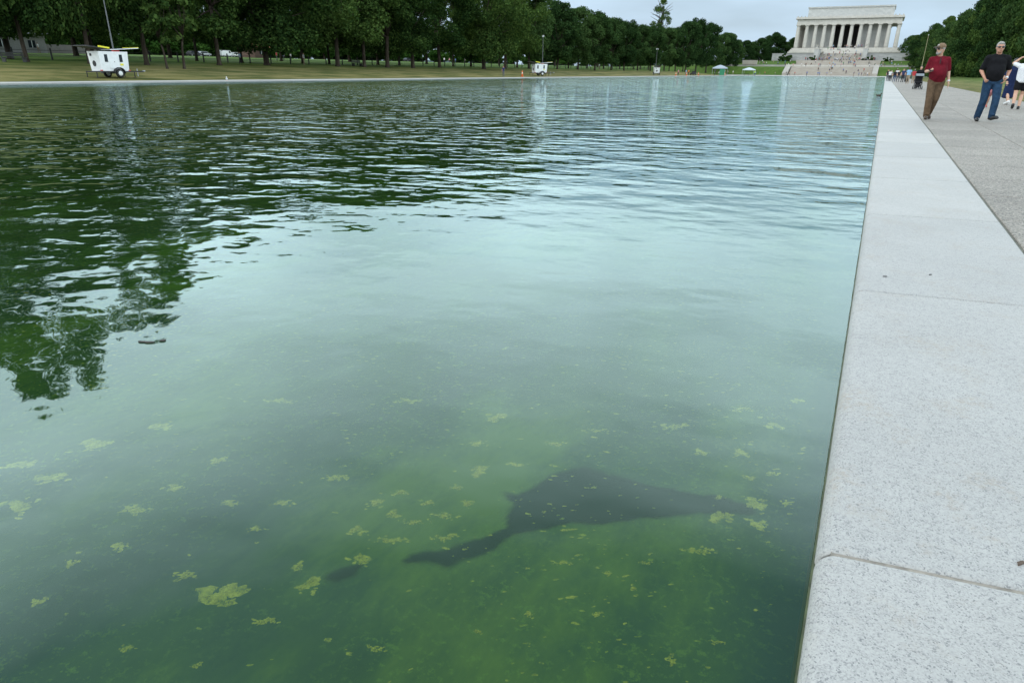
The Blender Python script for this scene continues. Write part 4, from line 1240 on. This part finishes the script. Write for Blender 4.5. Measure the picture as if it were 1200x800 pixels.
def person(name, loc, rz, label, J, shirt, trousers, shoe, skin, cat='person', voxel=.013, belly=0.0, hair=None, hair_kind='short', sleeve=.75,
           shorts=None, dress=None, face=True, beard=None, belt=None, group=None):
    """J holds joint positions, facing -Y; one fused body, clothes and hair as children"""
    t = tag(empty(name, loc, rz), label, cat, group)
    hip, chest, neck, head = J['hip'], J['chest'], J['neck'], J['head']
    hip, chest, neck, head = map(Vector, (hip, chest, neck, head))
    b = MB()
    b.cap(hip, hip.lerp(chest, .5), .115, .105); b.cap(hip.lerp(chest, .5), chest, .105, .115)
    b.cap(chest, neck, .08, .058); b.cap(neck, head - V3(0, 0, .06), .058, .06)
    yaw = J.get('head_yaw', 0.0)
    HM = Matrix.Rotation(yaw, 3, 'Z')
    def hp(x, y, z): return head + HM @ V3(x, y, z)
    b.ell(head, (.078, .096, .118), 16, 12, HM.to_4x4())
    b.ell(hp(0, -.035, -.065), (.058, .062, .058), 12, 8)
    b.cap(hp(0, -.092, .012), hp(0, -.112, -.022), .010, .016, 8)          # nose
    for sx in (-1, 1):
        b.ell(hp(sx * .079, .008, -.005), (.012, .022, .034), 8, 6, HM.to_4x4())    # ears
        b.ell(hp(sx * .033, -.083, .022), (.020, .014, .010), 8, 6)                 # brow
    for s_, sd in (('R', -1), ('L', 1)):
        sh, el, wr = map(Vector, (J['sh' + s_], J['el' + s_], J['wr' + s_]))
        b.cap(chest + V3(0, 0, .04), sh, .075, .068)
        b.cap(sh, el, .056, .045); b.cap(el, wr, .044, .029)
        dh = J.get('hd' + s_, (wr - el))
        hand(b, wr, dh, sd, J.get('curl' + s_, .5), 1.05, J.get('pn' + s_))
        hp_, kn, an = map(Vector, (J['hp' + s_], J['kn' + s_], J['an' + s_]))
        b.cap(hip, hp_, .105, .09); b.cap(hp_, kn, .088, .060)
        b.cap(kn, kn.lerp(an, .35), .058, .060); b.cap(kn.lerp(an, .35), an, .060, .040)
        toe = Vector(J['toe' + s_])
        b.cap(an, toe, .030, .022)
    body = remesh(b, 'body', skin, voxel, 4, t)
    # shirt
    sb = MB()
    mid = hip.lerp(chest, .42)
    hem = hip + V3(0, 0, -.02)
    sc_ = 1.0
    for k in range(15):
        q = k / 14
        c = hem.lerp(chest + V3(0, 0, .02), q)
        rx = .178 + .018 * q + (.012 * math.sin(q * 3.1)); ry = .145 + .008 * q + belly * math.sin(min(1, q * 1.25) * math.pi) * .6
        sb.ell(c + V3(0, -belly * .45 * math.sin(min(1, q * 1.25) * math.pi), 0), (rx, ry, .10), 20, 10)
    sb.cap(chest + V3(0, .005, .06), neck + V3(0, .012, -.045), .125, .076)
    for s_ in 'RL':
        sh, el = Vector(J['sh' + s_]), Vector(J['el' + s_])
        sb.cap(chest + V3(0, 0, .03), sh + V3(0, 0, -.01), .105, .072); sb.cap(neck + V3(0, .015, -.05), sh, .062, .062)
        e = sh.lerp(el, sleeve)
        sb.cap(sh, e, .072, .063)
    if dress:
        for k in range(9):
            q = k / 8
            c = hem.lerp(V3(hem.x, hem.y + .02, dress[0]), q)
            sb.ell(c, (.17 + (dress[1] - .17) * q, .14 + (dress[1] * .8 - .14) * q, .07), 16, 6)
    sh_o = remesh(sb, 'dress' if dress else 'shirt', shirt, voxel, 5, t)
    # legs
    if trousers:
        pb = MB()
        pb.ell(hip + V3(0, 0, .03), (.168, .142, .10), 16, 8); pb.ell(hip + V3(0, 0, -.08), (.15, .128, .10), 16, 8)
        for s_ in 'RL':
            hp_, kn, an = map(Vector, (J['hp' + s_], J['kn' + s_], J['an' + s_]))
            end = kn if shorts is None else hp_.lerp(kn, shorts)
            pb.cap(hip + V3(0, 0, .0), hp_, .13, .112)
            if shorts is None:
                pb.cap(hp_, kn, .108, .084); pb.cap(kn, kn.lerp(an, .45), .082, .080); pb.cap(kn.lerp(an, .45), an + V3(0, .01, .015), .079, .072)
                # creases bunched above the shoe
                pb.ell(an + V3(0, -.01, .05), (.077, .08, .022), 12, 6)
            else: pb.cap(hp_, end, .112, .104)
        remesh(pb, 'shorts' if shorts else 'trousers', trousers, voxel, 3, t)
    if belt: MB().tube([(hip.x + .172 * math.cos(a), hip.y + .145 * math.sin(a) - .01, hip.z + .05) for a in [2 * math.pi * k / 24 for k in range(25)]], [.018] * 25, 6).build('belt', belt, t, True)
    for s_ in 'RL':
        an, toe = Vector(J['an' + s_]), Vector(J['toe' + s_])
        d = (toe - an); d.z *= .35; d.normalize()
        lift = an.z - .085
        up = (toe.z - .045) 
        sb = MB()
        heel = Vector((an.x, an.y, an.z - .035)) - d * .045
        sb.cap(heel, an + V3(0, 0, -.01), .044, .048); sb.cap(heel + d * .05, toe + V3(0, 0, .005), .050, .043); sb.cap(toe, toe + d * .035, .045, .034)
        so = remesh(sb, 'shoe', shoe, .011, 3, t)
    # hair and face
    if hair:
        hb = MB()
        if hair_kind == 'long':
            hb.ell(hp(0, .02, .025), (.09, .10, .112), 14, 10); hb.cap(hp(0, .07, -.02), hp(0, .09, -.26), .08, .05)
        else:
            hb.ell(hp(0, .022, .040), (.085, .090, .094), 14, 10); hb.ell(hp(0, -.045, .088), (.066, .045, .036), 12, 6)
            for sx in (-1, 1): hb.ell(hp(sx * .074, .0, .015), (.012, .03, .035), 8, 6)
        remesh(hb, 'hair', hair, .011, 2, t)
    if beard:
        bb = MB(); bb.ell(hp(0, -.055, -.092), (.050, .047, .036), 12, 8); bb.ell(hp(0, -.096, -.050), (.028, .013, .009), 10, 6)
        for sx in (-1, 1): bb.cap(hp(sx * .066, -.02, -.02), hp(sx * .05, -.05, -.08), .011, .020, 8)
        remesh(bb, 'beard', beard, .010, 2, t)
    if face:
        MB().ell(hp(0, -.100, -.062), (.024, .008, .005), 10, 6).build('mouth', simple('lips', (.30, .12, .10), .6), t, True)
        g = MB()
        for sx in (-1, 1):
            g.ell(hp(sx * .036, -.096, .008), (.033, .010, .022), 12, 8, HM.to_4x4())
            g.cyl(hp(sx * .068, -.088, .016), hp(sx * .083, .0, .012), .005, n=6)
        g.cyl(hp(-.02, -.1, .014), hp(.02, -.1, .014), .005, n=6)
        g.build('sunglasses', M_glass, t, True)
    return t, hp, HM

def fabric(name, col, var=.18, scale=16):
    t = NT(name)
    v = t.coord('Object')
    f = t.noise(v, scale, 4, .6)
    lo = tuple(c * (1 - var) for c in col); hi = tuple(c * (1 + var) for c in col)
    t.l(t.ramp(f, [(.3, lo), (.7, hi)]), t.b.inputs['Base Color'])
    t.b.inputs['Roughness'].default_value = .92
    t.b.inputs['Specular IOR Level'].default_value = .15
    wv = t.noise(t.coord('Object', (1, 1, .55), (.5, .4, .2)), 9, 2, .5)
    t.bump(wv, .035, .9)
    return t.mat

F_maroon = fabric('maroon_jersey', (.125, .008, .016)); F_khaki = fabric('brown_canvas', (.105, .068, .042), .25)
F_black = fabric('black_jersey', (.009, .009, .011)); F_denim = fabric('blue_denim', (.018, .042, .082), .35, 12)
F_whitet = fabric('white_jersey', (.62, .62, .64), .06); F_navy = fabric('navy_cotton', (.012, .020, .060))
F_cap = fabric('tan_cap_cloth', (.20, .135, .085)); F_brownshoe = simple('brown_leather', (.055, .034, .022), .6); F_dkshoe = simple('black_leather', (.014, .014, .015), .45)
H_grey = simple('grey_hair', (.30, .28, .26), .8, scale=60, var=.4); H_black = simple('black_hair', (.012, .010, .009), .5, scale=60); H_white = simple('white_beard', (.27, .255, .24), .8, scale=60)
H_brown = simple('brown_hair', (.05, .03, .02), .6, scale=60)

# man in the maroon shirt: walks towards us, looking over the water, phone in his right hand
J1 = dict(hip=(-.03, 0, .95), chest=(-.06, 0, 1.31), neck=(-.08, -.015, 1.49), head=(-.10, -.05, 1.628), head_yaw=-.95,
          shR=(-.235, 0, 1.40), elR=(-.290, .07, 1.13), wrR=(-.27, -.17, 1.13), hdR=(.25, -1, .05), curlR=.85, pnR=(.3, 0, 1),
          shL=(.115, .01, 1.40), elL=(.190, .05, 1.13), wrL=(.225, -.04, .90), curlL=.35,
          hpR=(-.12, -.01, .90), knR=(-.12, -.10, .50), anR=(-.10, -.09, .085), toeR=(-.13, -.25, .045),
          hpL=(.06, .02, .90), knL=(.03, -.02, .50), anL=(-.01, .20, .12), toeL=(.0, .06, .045))
man1, hp1, HM1 = person('person', (1.185, 20.75, 0), 0.12, 'person in maroon shirt, tan cap and brown trousers looking aside while walking', J1, F_maroon, F_khaki, F_brownshoe, M_skin,
                        belly=.075, sleeve=.82, hair=H_grey, beard=H_white)
cb = MB(); cb.ell(hp1(0, .008, .062), (.094, .108, .086), 16, 10, HM1.to_4x4())
cp = remesh(cb, 'cap', F_cap, .012, 2, man1)
MB().ell(hp1(0, -.135, .050), (.072, .075, .011), 14, 6, HM1.to_4x4() @ Matrix.Rotation(.18, 4, 'X')).build('brim', simple('dark_cap_brim', (.06, .04, .03), .8), cp, True)
MB().box(-.012, .012, -.006, .006, -.07, .07, Matrix.Translation((-.075, -.185, 1.37)) @ Matrix.Rotation(-.15, 4, 'X')).build('button_placket', simple('dark_placket', (.03, .008, .01), .8), man1)
wl = Vector(J1['wrL']); el_ = Vector(J1['elL']); dd_ = (wl - el_).normalized()
MB().cyl(wl - dd_ * .03, wl + dd_ * .0, .036, n=12).build('watch', M_white, man1, True)
ph = tag(empty('mobile_phone', man1.matrix_world @ Vector((0, 0, 0))), 'dark phone held in the hand of the person in maroon', 'phone')
ph.location = (1.185 - .215, 20.75 - .315, 1.155); ph.rotation_euler = (.35, 0, .2)
MB().box(-.04, .04, -.078, .078, -.005, .005).build('case', M_darkmetal, ph); MB().box(-.036, .036, -.072, .072, .005, .0062).build('screen', M_glass, ph)

# man in the black shirt, one foot swinging forward
J2 = dict(hip=(-.02, .02, .98), chest=(-.04, 0, 1.34), neck=(-.05, -.02, 1.53), head=(-.065, -.055, 1.658), head_yaw=-.12,
          shR=(-.235, 0, 1.43), elR=(-.305, .06, 1.15), wrR=(-.255, -.14, .985), curlR=1.25, pnR=(.9, .3, 0),
          shL=(.155, 0, 1.43), elL=(.285, .09, 1.16), wrL=(.215, -.06, .99), hdL=(-.35, -.3, -.85), curlL=.5,
          hpR=(-.12, .02, .92), knR=(-.125, -.02, .51), anR=(-.14, .09, .085), toeR=(-.17, -.07, .045),
          hpL=(.08, .02, .92), knL=(.085, -.16, .54), anL=(.075, -.19, .125), toeL=(.135, -.33, .115))
man2, hp2, HM2 = person('person', (2.335, 20.55, 0), 0.18, 'person in black shirt, sunglasses and blue jeans striding along the walkway', J2, F_black, F_denim, F_dkshoe, M_skin2,
                        belly=.06, sleeve=.8, hair=H_grey, belt=M_darkmetal)
wl = Vector(J2['wrL']); el_ = Vector(J2['elL']); dd_ = (wl - el_).normalized()
MB().cyl(wl - dd_ * .035, wl - dd_ * .0, .036, n=12).build('watch', M_white, man2, True)

# woman in white seen from behind, arm up to her hair
J3 = dict(hip=(0, 0, .90), chest=(0, 0, 1.24), neck=(0, .0, 1.42), head=(0, -.02, 1.56), shR=(-.18, 0, 1.33), elR=(-.30, -.05, 1.12), wrR=(-.28, -.12, .90),
          shL=(.18, 0, 1.34), elL=(.36, -.10, 1.42), wrL=(.17, -.10, 1.60), hdL=(-1, .1, .3), curlL=.4,
          hpR=(-.09, 0, .85), knR=(-.09, -.10, .47), anR=(-.08, .06, .09), toeR=(-.09, -.09, .05), hpL=(.09, 0, .85), knL=(.09, .06, .47), anL=(.09, .28, .17), toeL=(.09, .17, .06))
w3, _, _ = person('person', (gx(1189, 28.6), 28.6, 0), math.pi - .1, 'person in white t shirt and black shorts seen from behind at the right edge', J3, F_whitet, F_black, F_dkshoe, M_skin,
                  hair=H_black, face=False, shorts=.5, voxel=.017)
J4 = dict(hip=(0, 0, .88), chest=(0, 0, 1.20), neck=(0, .0, 1.38), head=(0, -.03, 1.51), shR=(-.17, 0, 1.29), elR=(-.24, .04, 1.05), wrR=(-.22, -.1, .86),
          shL=(.17, 0, 1.29), elL=(.24, -.04, 1.05), wrL=(.25, -.12, .85), hpR=(-.09, 0, .83), knR=(-.09, -.10, .46), anR=(-.08, -.02, .09), toeR=(-.09, -.17, .05),
          hpL=(.09, 0, .83), knL=(.09, .06, .46), anL=(.09, .24, .15), toeL=(.09, .12, .06))
person('person', (gx(1177.5, 32.5), 32.5, 0), math.pi + .5, 'person in long navy dress walking away beside the one in white', J4, F_navy, None, simple('white_trainer', (.6, .6, .6), .6), M_skin,
       hair=H_black, hair_kind='long', face=False, dress=(.30, .22), voxel=.018, sleeve=.9)
kid = person('person', (gx(1154, 29.5), 29.5, 0), .1, 'small person in pink top mostly hidden behind the one in black shirt', J4, fabric('pink_cotton', (.5, .2, .22)), simple('child_shorts', (.25, .10, .10), .9), simple('red_shoe', (.4, .06, .05), .5), M_skin,
             hair=H_brown, face=False, shorts=.4, voxel=.022)[0]
kid.scale = (.6, .6, .6)

# stroller and the woman pushing it
sx_, sy_ = gx(1074.5, 61.5), 61.5
st = tag(empty('stroller', (sx_, sy_, 0), .1), 'black stroller with pale canopy pushed along the walkway behind the person in maroon', 'stroller')
sb = MB(); sb.prism([(-.25, .42), (.12, .40), (.30, .95), (.22, 1.0), (.06, .55), (-.25, .52)], 'x', -.22, .22)
sb.build('seat', fabric('black_canvas', (.012, .012, .014)), st)
hb = MB()
for k in range(6):
    a0, a1 = math.radians(20 + k * 22), math.radians(42 + k * 22)
    c = (.10, .80)
    hb.prism([(c[0] + .30 * math.cos(a0), c[1] + .30 * math.sin(a0)), (c[0] + .30 * math.cos(a1), c[1] + .30 * math.sin(a1)), (c[0] + .28 * math.cos(a1), c[1] + .28 * math.sin(a1)), (c[0] + .28 * math.cos(a0), c[1] + .28 * math.sin(a0))], 'x', -.26, .26)
hb.build('hood', simple('grey_hood', (.20, .22, .24), .8), st)
for x in (-.25, .25):
    MB().cyl((x, -.35, .12), (x, .42, 1.02), .016, n=8).cyl((x, .38, .12), (x, -.05, .55), .016, n=8).build('frame', M_darkmetal, st)
    for y in (-.38, .40):
        w = put('wheel', MB().lathe([(.10, -.025), (.125, 0), (.10, .025)], 14).mesh('wheel', M_black, True), st, (x, y, .125)); w.rotation_euler = (0, math.pi / 2, 0)
MB().cyl((-.25, .42, 1.02), (.25, .42, 1.02), .02).build('handle', M_black, st)
MB().box(-.2, .2, -.1, .3, .2, .36).build('basket', M_black, st)
person('person', (sx_ + .02, sy_ + .75, 0), .05, 'person dressed in black pushing the stroller', dict(J4, elR=(-.24, .0, 1.06), wrR=(-.2, -.30, 1.03), elL=(.24, 0, 1.06), wrL=(.2, -.30, 1.03)), F_black, F_black, F_dkshoe, M_skin,
       hair=H_black, hair_kind='long', face=False, voxel=.02)

# ---- small distant visitors: a few poses shared, clothes coloured per person
def small_body(pose):
    b = MB()
    st_ = pose == 'sit'
    lift = -.42 if st_ else 0
    b.cap((0, 0, .95 + lift), (0, 0, 1.32 + lift), .15, .16, 10); b.cap((0, 0, 1.35 + lift), (0, 0, 1.55 + lift), .07, .06, 8)
    b.ell((0, -.02, 1.64 + lift), (.09, .10, .125), 10, 8)
    for sx in (-1, 1):
        if pose == 'point' and sx > 0: pts = ((.2, 0, 1.40), (.28, -.15, 1.2), (.2, -.32, 1.3))
        else: pts = ((sx * .2, 0, 1.40 + lift), (sx * .26, .03, 1.12 + lift), (sx * .24, -.08, .90 + lift))
        b.cap(pts[0], pts[1], .062, .05, 8); b.cap(pts[1], pts[2], .05, .045, 8); b.cap((0, 0, 1.40 + lift), pts[0], .08, .07, 8)
        if st_:
            b.cap((sx * .09, 0, .50), (sx * .11, -.42, .47), .095, .075, 8); b.cap((sx * .11, -.42, .47), (sx * .11, -.40, .07), .07, .055, 8); b.cap((sx * .11, -.38, .05), (sx * .11, -.52, .04), .045, .04, 8)
        else:
            k = {'walk': .16 * sx, 'stand': 0.0, 'point': 0.02 * sx}[pose]
            b.cap((sx * .09, 0, .92), (sx * .1, -k * .6, .5), .10, .075, 8); b.cap((sx * .1, -k * .6, .5), (sx * .1, -k + .04, .09), .072, .055, 8)
            b.cap((sx * .1, -k + .04, .05), (sx * .1, -k - .12, .04), .048, .04, 8)
    mats = [M_skin, M_skin, M_skin, M_skin]
    me = remesh(b, 'visitor', mats, .042, 2, parent=False)
    me.materials.clear()
    for mt in mats: me.materials.append(mt)
    idx = []
    for p in me.polygons:
        c = p.center; z = c.z - lift
        if z > 1.66 or (z > 1.56 and c.y > .03): i = 3
        elif z > 1.46: i = 0
        elif abs(c.x) > .19 and z < 1.22: i = 0
        elif z > .95: i = 1
        elif c.z < .0: i = 0
        else: i = 2
        idx.append(i)
    me.polygons.foreach_set('material_index', idx)
    return me
SM = {k: small_body(k) for k in ('walk', 'stand', 'point', 'sit')}
TOPS = {'white': (.62, .62, .62), 'black': (.012, .012, .014), 'red': (.38, .03, .035), 'blue': (.04, .14, .42), 'navy': (.02, .03, .09), 'grey': (.22, .22, .23), 'pink': (.50, .22, .26),
        'green': (.06, .24, .10), 'lime': (.35, .75, .05), 'light blue': (.22, .40, .58), 'orange': (.65, .18, .04), 'tan': (.36, .27, .18)}
def top_mat(c): return simple('cloth_' + c.replace(' ', '_'), TOPS[c], .9)
LEGS = [('dark_legs', (.02, .02, .025)), ('denim_legs', (.04, .07, .14)), ('tan_legs', (.26, .20, .14)), ('grey_legs', (.10, .10, .11))]
SK = [M_skin, M_skin2, simple('dark_skin', (.12, .06, .04), .6)]
HR = [H_black, H_brown, H_grey]
def visitor(x, y, z, top, where, group, pose=None, rz=None, s=None):
    o = put('person', SM[pose or random.choice(['walk', 'stand', 'stand', 'walk', 'point'])], None, (x, y, z), random.uniform(0, 6.28) if rz is None else rz)
    s = s or random.uniform(.90, 1.06)
    o.scale = (s, s, s)
    lg = random.choice(LEGS)
    for i, mt in enumerate((random.choice(SK), top_mat(top), simple(*lg, .9), random.choice(HR))):
        o.material_slots[i].link = 'OBJECT'; o.material_slots[i].material = mt
    tag(o, 'small distant person in %s top %s' % (top, where), 'person', group)
    return o
colours = ['white', 'white', 'black', 'red', 'blue', 'navy', 'grey', 'pink', 'light blue', 'white', 'tan', 'green', 'black', 'navy']
def on_flight(x0, x1, y0, y1, z0, z1, n, N, where, group):
    for _ in range(N):
        k = random.randrange(n)
        y = y0 + (y1 - y0) * (k + .55) / n
        visitor(random.uniform(x0, x1), y, z0 + (z1 - z0) * (k + 1) / n, random.choice(colours), where, group, pose=random.choice(['walk', 'stand', 'sit', 'walk', 'point']), rz=random.uniform(-.8, .8) + random.choice([0, math.pi]))
on_flight(-34.5, -14, 459.5, 474.2, 11.72, 15.1, 20, 13, 'on the white upper stairs', 'visitors on the upper stairs')
on_flight(-35, -13.8, 446, 459.4, 7.9, 11.72, 24, 30, 'on the grey flight between the cheek blocks', 'visitors on the grey flight')
on_flight(-39, -10, 420, 436, 5.0, 7.7, 18, 20, 'on the middle tan stairs', 'visitors on the middle stairs')
on_flight(-42, -7, 384.2, 396, .12, 4.22, 26, 12, 'on the broad lowest stairs', 'visitors on the lowest stairs')
for _ in range(16): visitor(random.uniform(-34, -15), random.uniform(474.5, 475.4), 15.2, random.choice(colours), 'at the foot of the columns', 'visitors at the columns')
for _ in range(48): visitor(random.uniform(-44, -6), random.uniform(437, 445), 7.72, random.choice(colours), 'on the landing below the cheek blocks', 'visitors on the landing')
for _ in range(26): visitor(random.uniform(-58, 20), random.uniform(400, 413), 4.24, random.choice(colours), 'crossing the road between the stairs', 'visitors on the road')
for _ in range(24):
    x = random.choice([random.uniform(-70, -48), random.uniform(-4, 20)]); y = random.uniform(417, 432)
    visitor(x, y, gz(x, y), random.choice(colours), 'on the grass below the terrace wall', 'visitors on the mound lawn')
for px in (908, 921, 925, 931, 968.5, 973.5, 1006, 1009, 1012, 1014, 1016, 1018, 885, 890, 896, 958, 960):
    Y = random.uniform(352, 378); visitor(gx(px, Y), Y, 0, random.choice(colours), 'on the plaza before the lowest stairs', 'visitors on the plaza')
for px, c, lab in ((945, 'blue', 'alone at the far edge of the pool'), (1000, 'navy', 'tallest of those at the far end of the pool'), (884, 'lime', 'by the pale tent at the far end')):
    Y = 300.6; visitor(gx(px, Y), Y, .016, c, lab, None, pose='stand', s=1.05)
# group on the walkway by the utility trailer
for px, Y, c, ps in ((1039, 128, 'black', 'stand'), (1041.5, 124, 'white', 'walk'), (1043, 126, 'grey', 'stand'), (1047, 120, 'black', 'walk'), (1049, 122, 'white', 'stand'), (1051.5, 116, 'black', 'walk'), (1056.5, 112, 'navy', 'stand'), (1058.5, 114, 'black', 'stand'), (1062.5, 92, 'light blue', 'walk'), (1069, 100, 'red', 'stand')):
    visitor(gx(px, Y), Y, 0, c, 'among the group at the far end of the walkway' if px < 1060 else 'beside the dark green trailer', 'group at the end of the walkway', pose=ps, rz=random.uniform(-.6, .6))
# left bank
for px, X, c, lab, ps in ((283, -84, 'light blue', 'walking between trunks left of the orange roofed hut', 'walk'), (590, -57.5, 'navy', 'bending at the left bank beside the pool edge', 'point'), (334, -120, 'blue', 'far back on the lawn among the trees', 'walk'),
                          (326, -118, 'red', 'far back on the lawn among the trees', 'stand'), (342, -122, 'white', 'far back on the lawn among the trees', 'stand'), (357, -86, 'white', 'pausing beside a trunk on the left bank', 'stand'),
                          (55, -138, 'light blue', 'before the stone wall by the kiosk', 'walk'), (50, -137, 'white', 'before the stone wall by the kiosk', 'walk'), (702, -84, 'white', 'under the trees between the two far trailers', 'stand'),
                          (795, -58, 'pink', 'beside the cones near the far trailer', 'stand'), (804, -59, 'light blue', 'beside the cones near the far trailer', 'stand'), (807, -59, 'orange', 'beside the cones near the far trailer', 'walk'),
                          (521, -150, 'white', 'far beyond the fat trunk in the sun', 'walk'), (527, -150, 'pink', 'far beyond the fat trunk in the sun', 'walk'), (534, -152, 'blue', 'far beyond the fat trunk in the sun', 'stand'), (545, -150, 'navy', 'far beyond the fat trunk in the sun', 'stand'),
                          (853, -62, 'tan', 'walking between the two tents', 'walk'), (859, -62, 'white', 'walking between the two tents', 'walk')):
    Y = gy(px, X, 1); visitor(X, Y, gz(X, Y) if X < WALK_L else 0, c, lab, 'people on the left bank', pose=ps)

# ------------------------------------------------------------------ small things at the water
t = tag(empty('duck', (gx(1030, 44), 44, WATER_Z - .03), 1.2), 'small dark duck swimming beside the coping', 'duck')
db = MB(); db.ell((0, 0, .10), (.11, .20, .09)); db.cap((0, -.15, .14), (0, -.19, .26), .045, .04); db.ell((0, -.21, .29), (.05, .06, .05)); db.cap((0, .18, .13), (0, .27, .17), .05, .02)
t.scale = (.6, .6, .6); remesh(db, 'body', simple('brown_feathers', (.05, .035, .025), .8, scale=30), .016, 3, t)
MB().box(-.018, .018, -.31, -.25, .27, .29).build('bill', simple('dull_orange_bill', (.3, .15, .04), .6), t)
t = tag(empty('gull', (-52.0, gy(266, -52), .012), .8), 'small white bird resting on the far white coping', 'bird')
gb = MB(); gb.ell((0, 0, .16), (.09, .20, .09)); gb.cap((0, -.14, .2), (0, -.18, .28), .045, .04); gb.ell((0, -.2, .31), (.05, .055, .05)); gb.cap((0, .15, .16), (0, .28, .17), .05, .015)
remesh(gb, 'body', simple('white_feathers', (.6, .6, .6), .8), .016, 3, t)
MB().cyl((-.03, 0, 0), (-.03, 0, .1), .008, n=6).cyl((.03, 0, 0), (.03, 0, .1), .008, n=6).build('leg', M_orange, t)
def bit(px, py, z, name, label, mat, l, w, cat, rz):
    x, y = onz(px, py, z)
    poly = blob_poly(0, 0, l, w, 0, 16, .45, int(px))
    mb = MB(); mb.prism(poly, 'z', 0, .004)
    o = tag(mb.build(name, mat), label, cat); o.location = (x, y, z); o.rotation_euler = (0, 0, rz)
bit(1196, 660, .001, 'dead_leaf', 'brown scrap of dead leaf on the near coping slab at the right edge', simple('dead_leaf_brown', (.09, .06, .04), .8), .010, .005, 'leaf', .9)
bit(1037, 324, .001, 'dead_leaf', 'dark grey leaf scrap on the pale coping, left one', simple('grey_leaf', (.10, .10, .10), .8), .010, .005, 'leaf', .3)
bit(1090, 322, .001, 'dead_leaf', 'dark grey leaf scrap on the pale coping, right one', simple('grey_leaf', (.10, .10, .10), .8), .010, .005, 'leaf', 1.1)
bit(172, 401, WATER_Z + .001, 'floating_twig', 'small dark twig floating on the open water at left', simple('wet_twig', (.03, .025, .02), .6), .035, .008, 'twig', .4)
bit(191, 399, WATER_Z + .001, 'floating_leaf', 'tiny dark leaf floating right of the twig', simple('wet_twig', (.03, .025, .02), .6), .015, .008, 'leaf', 1.2)
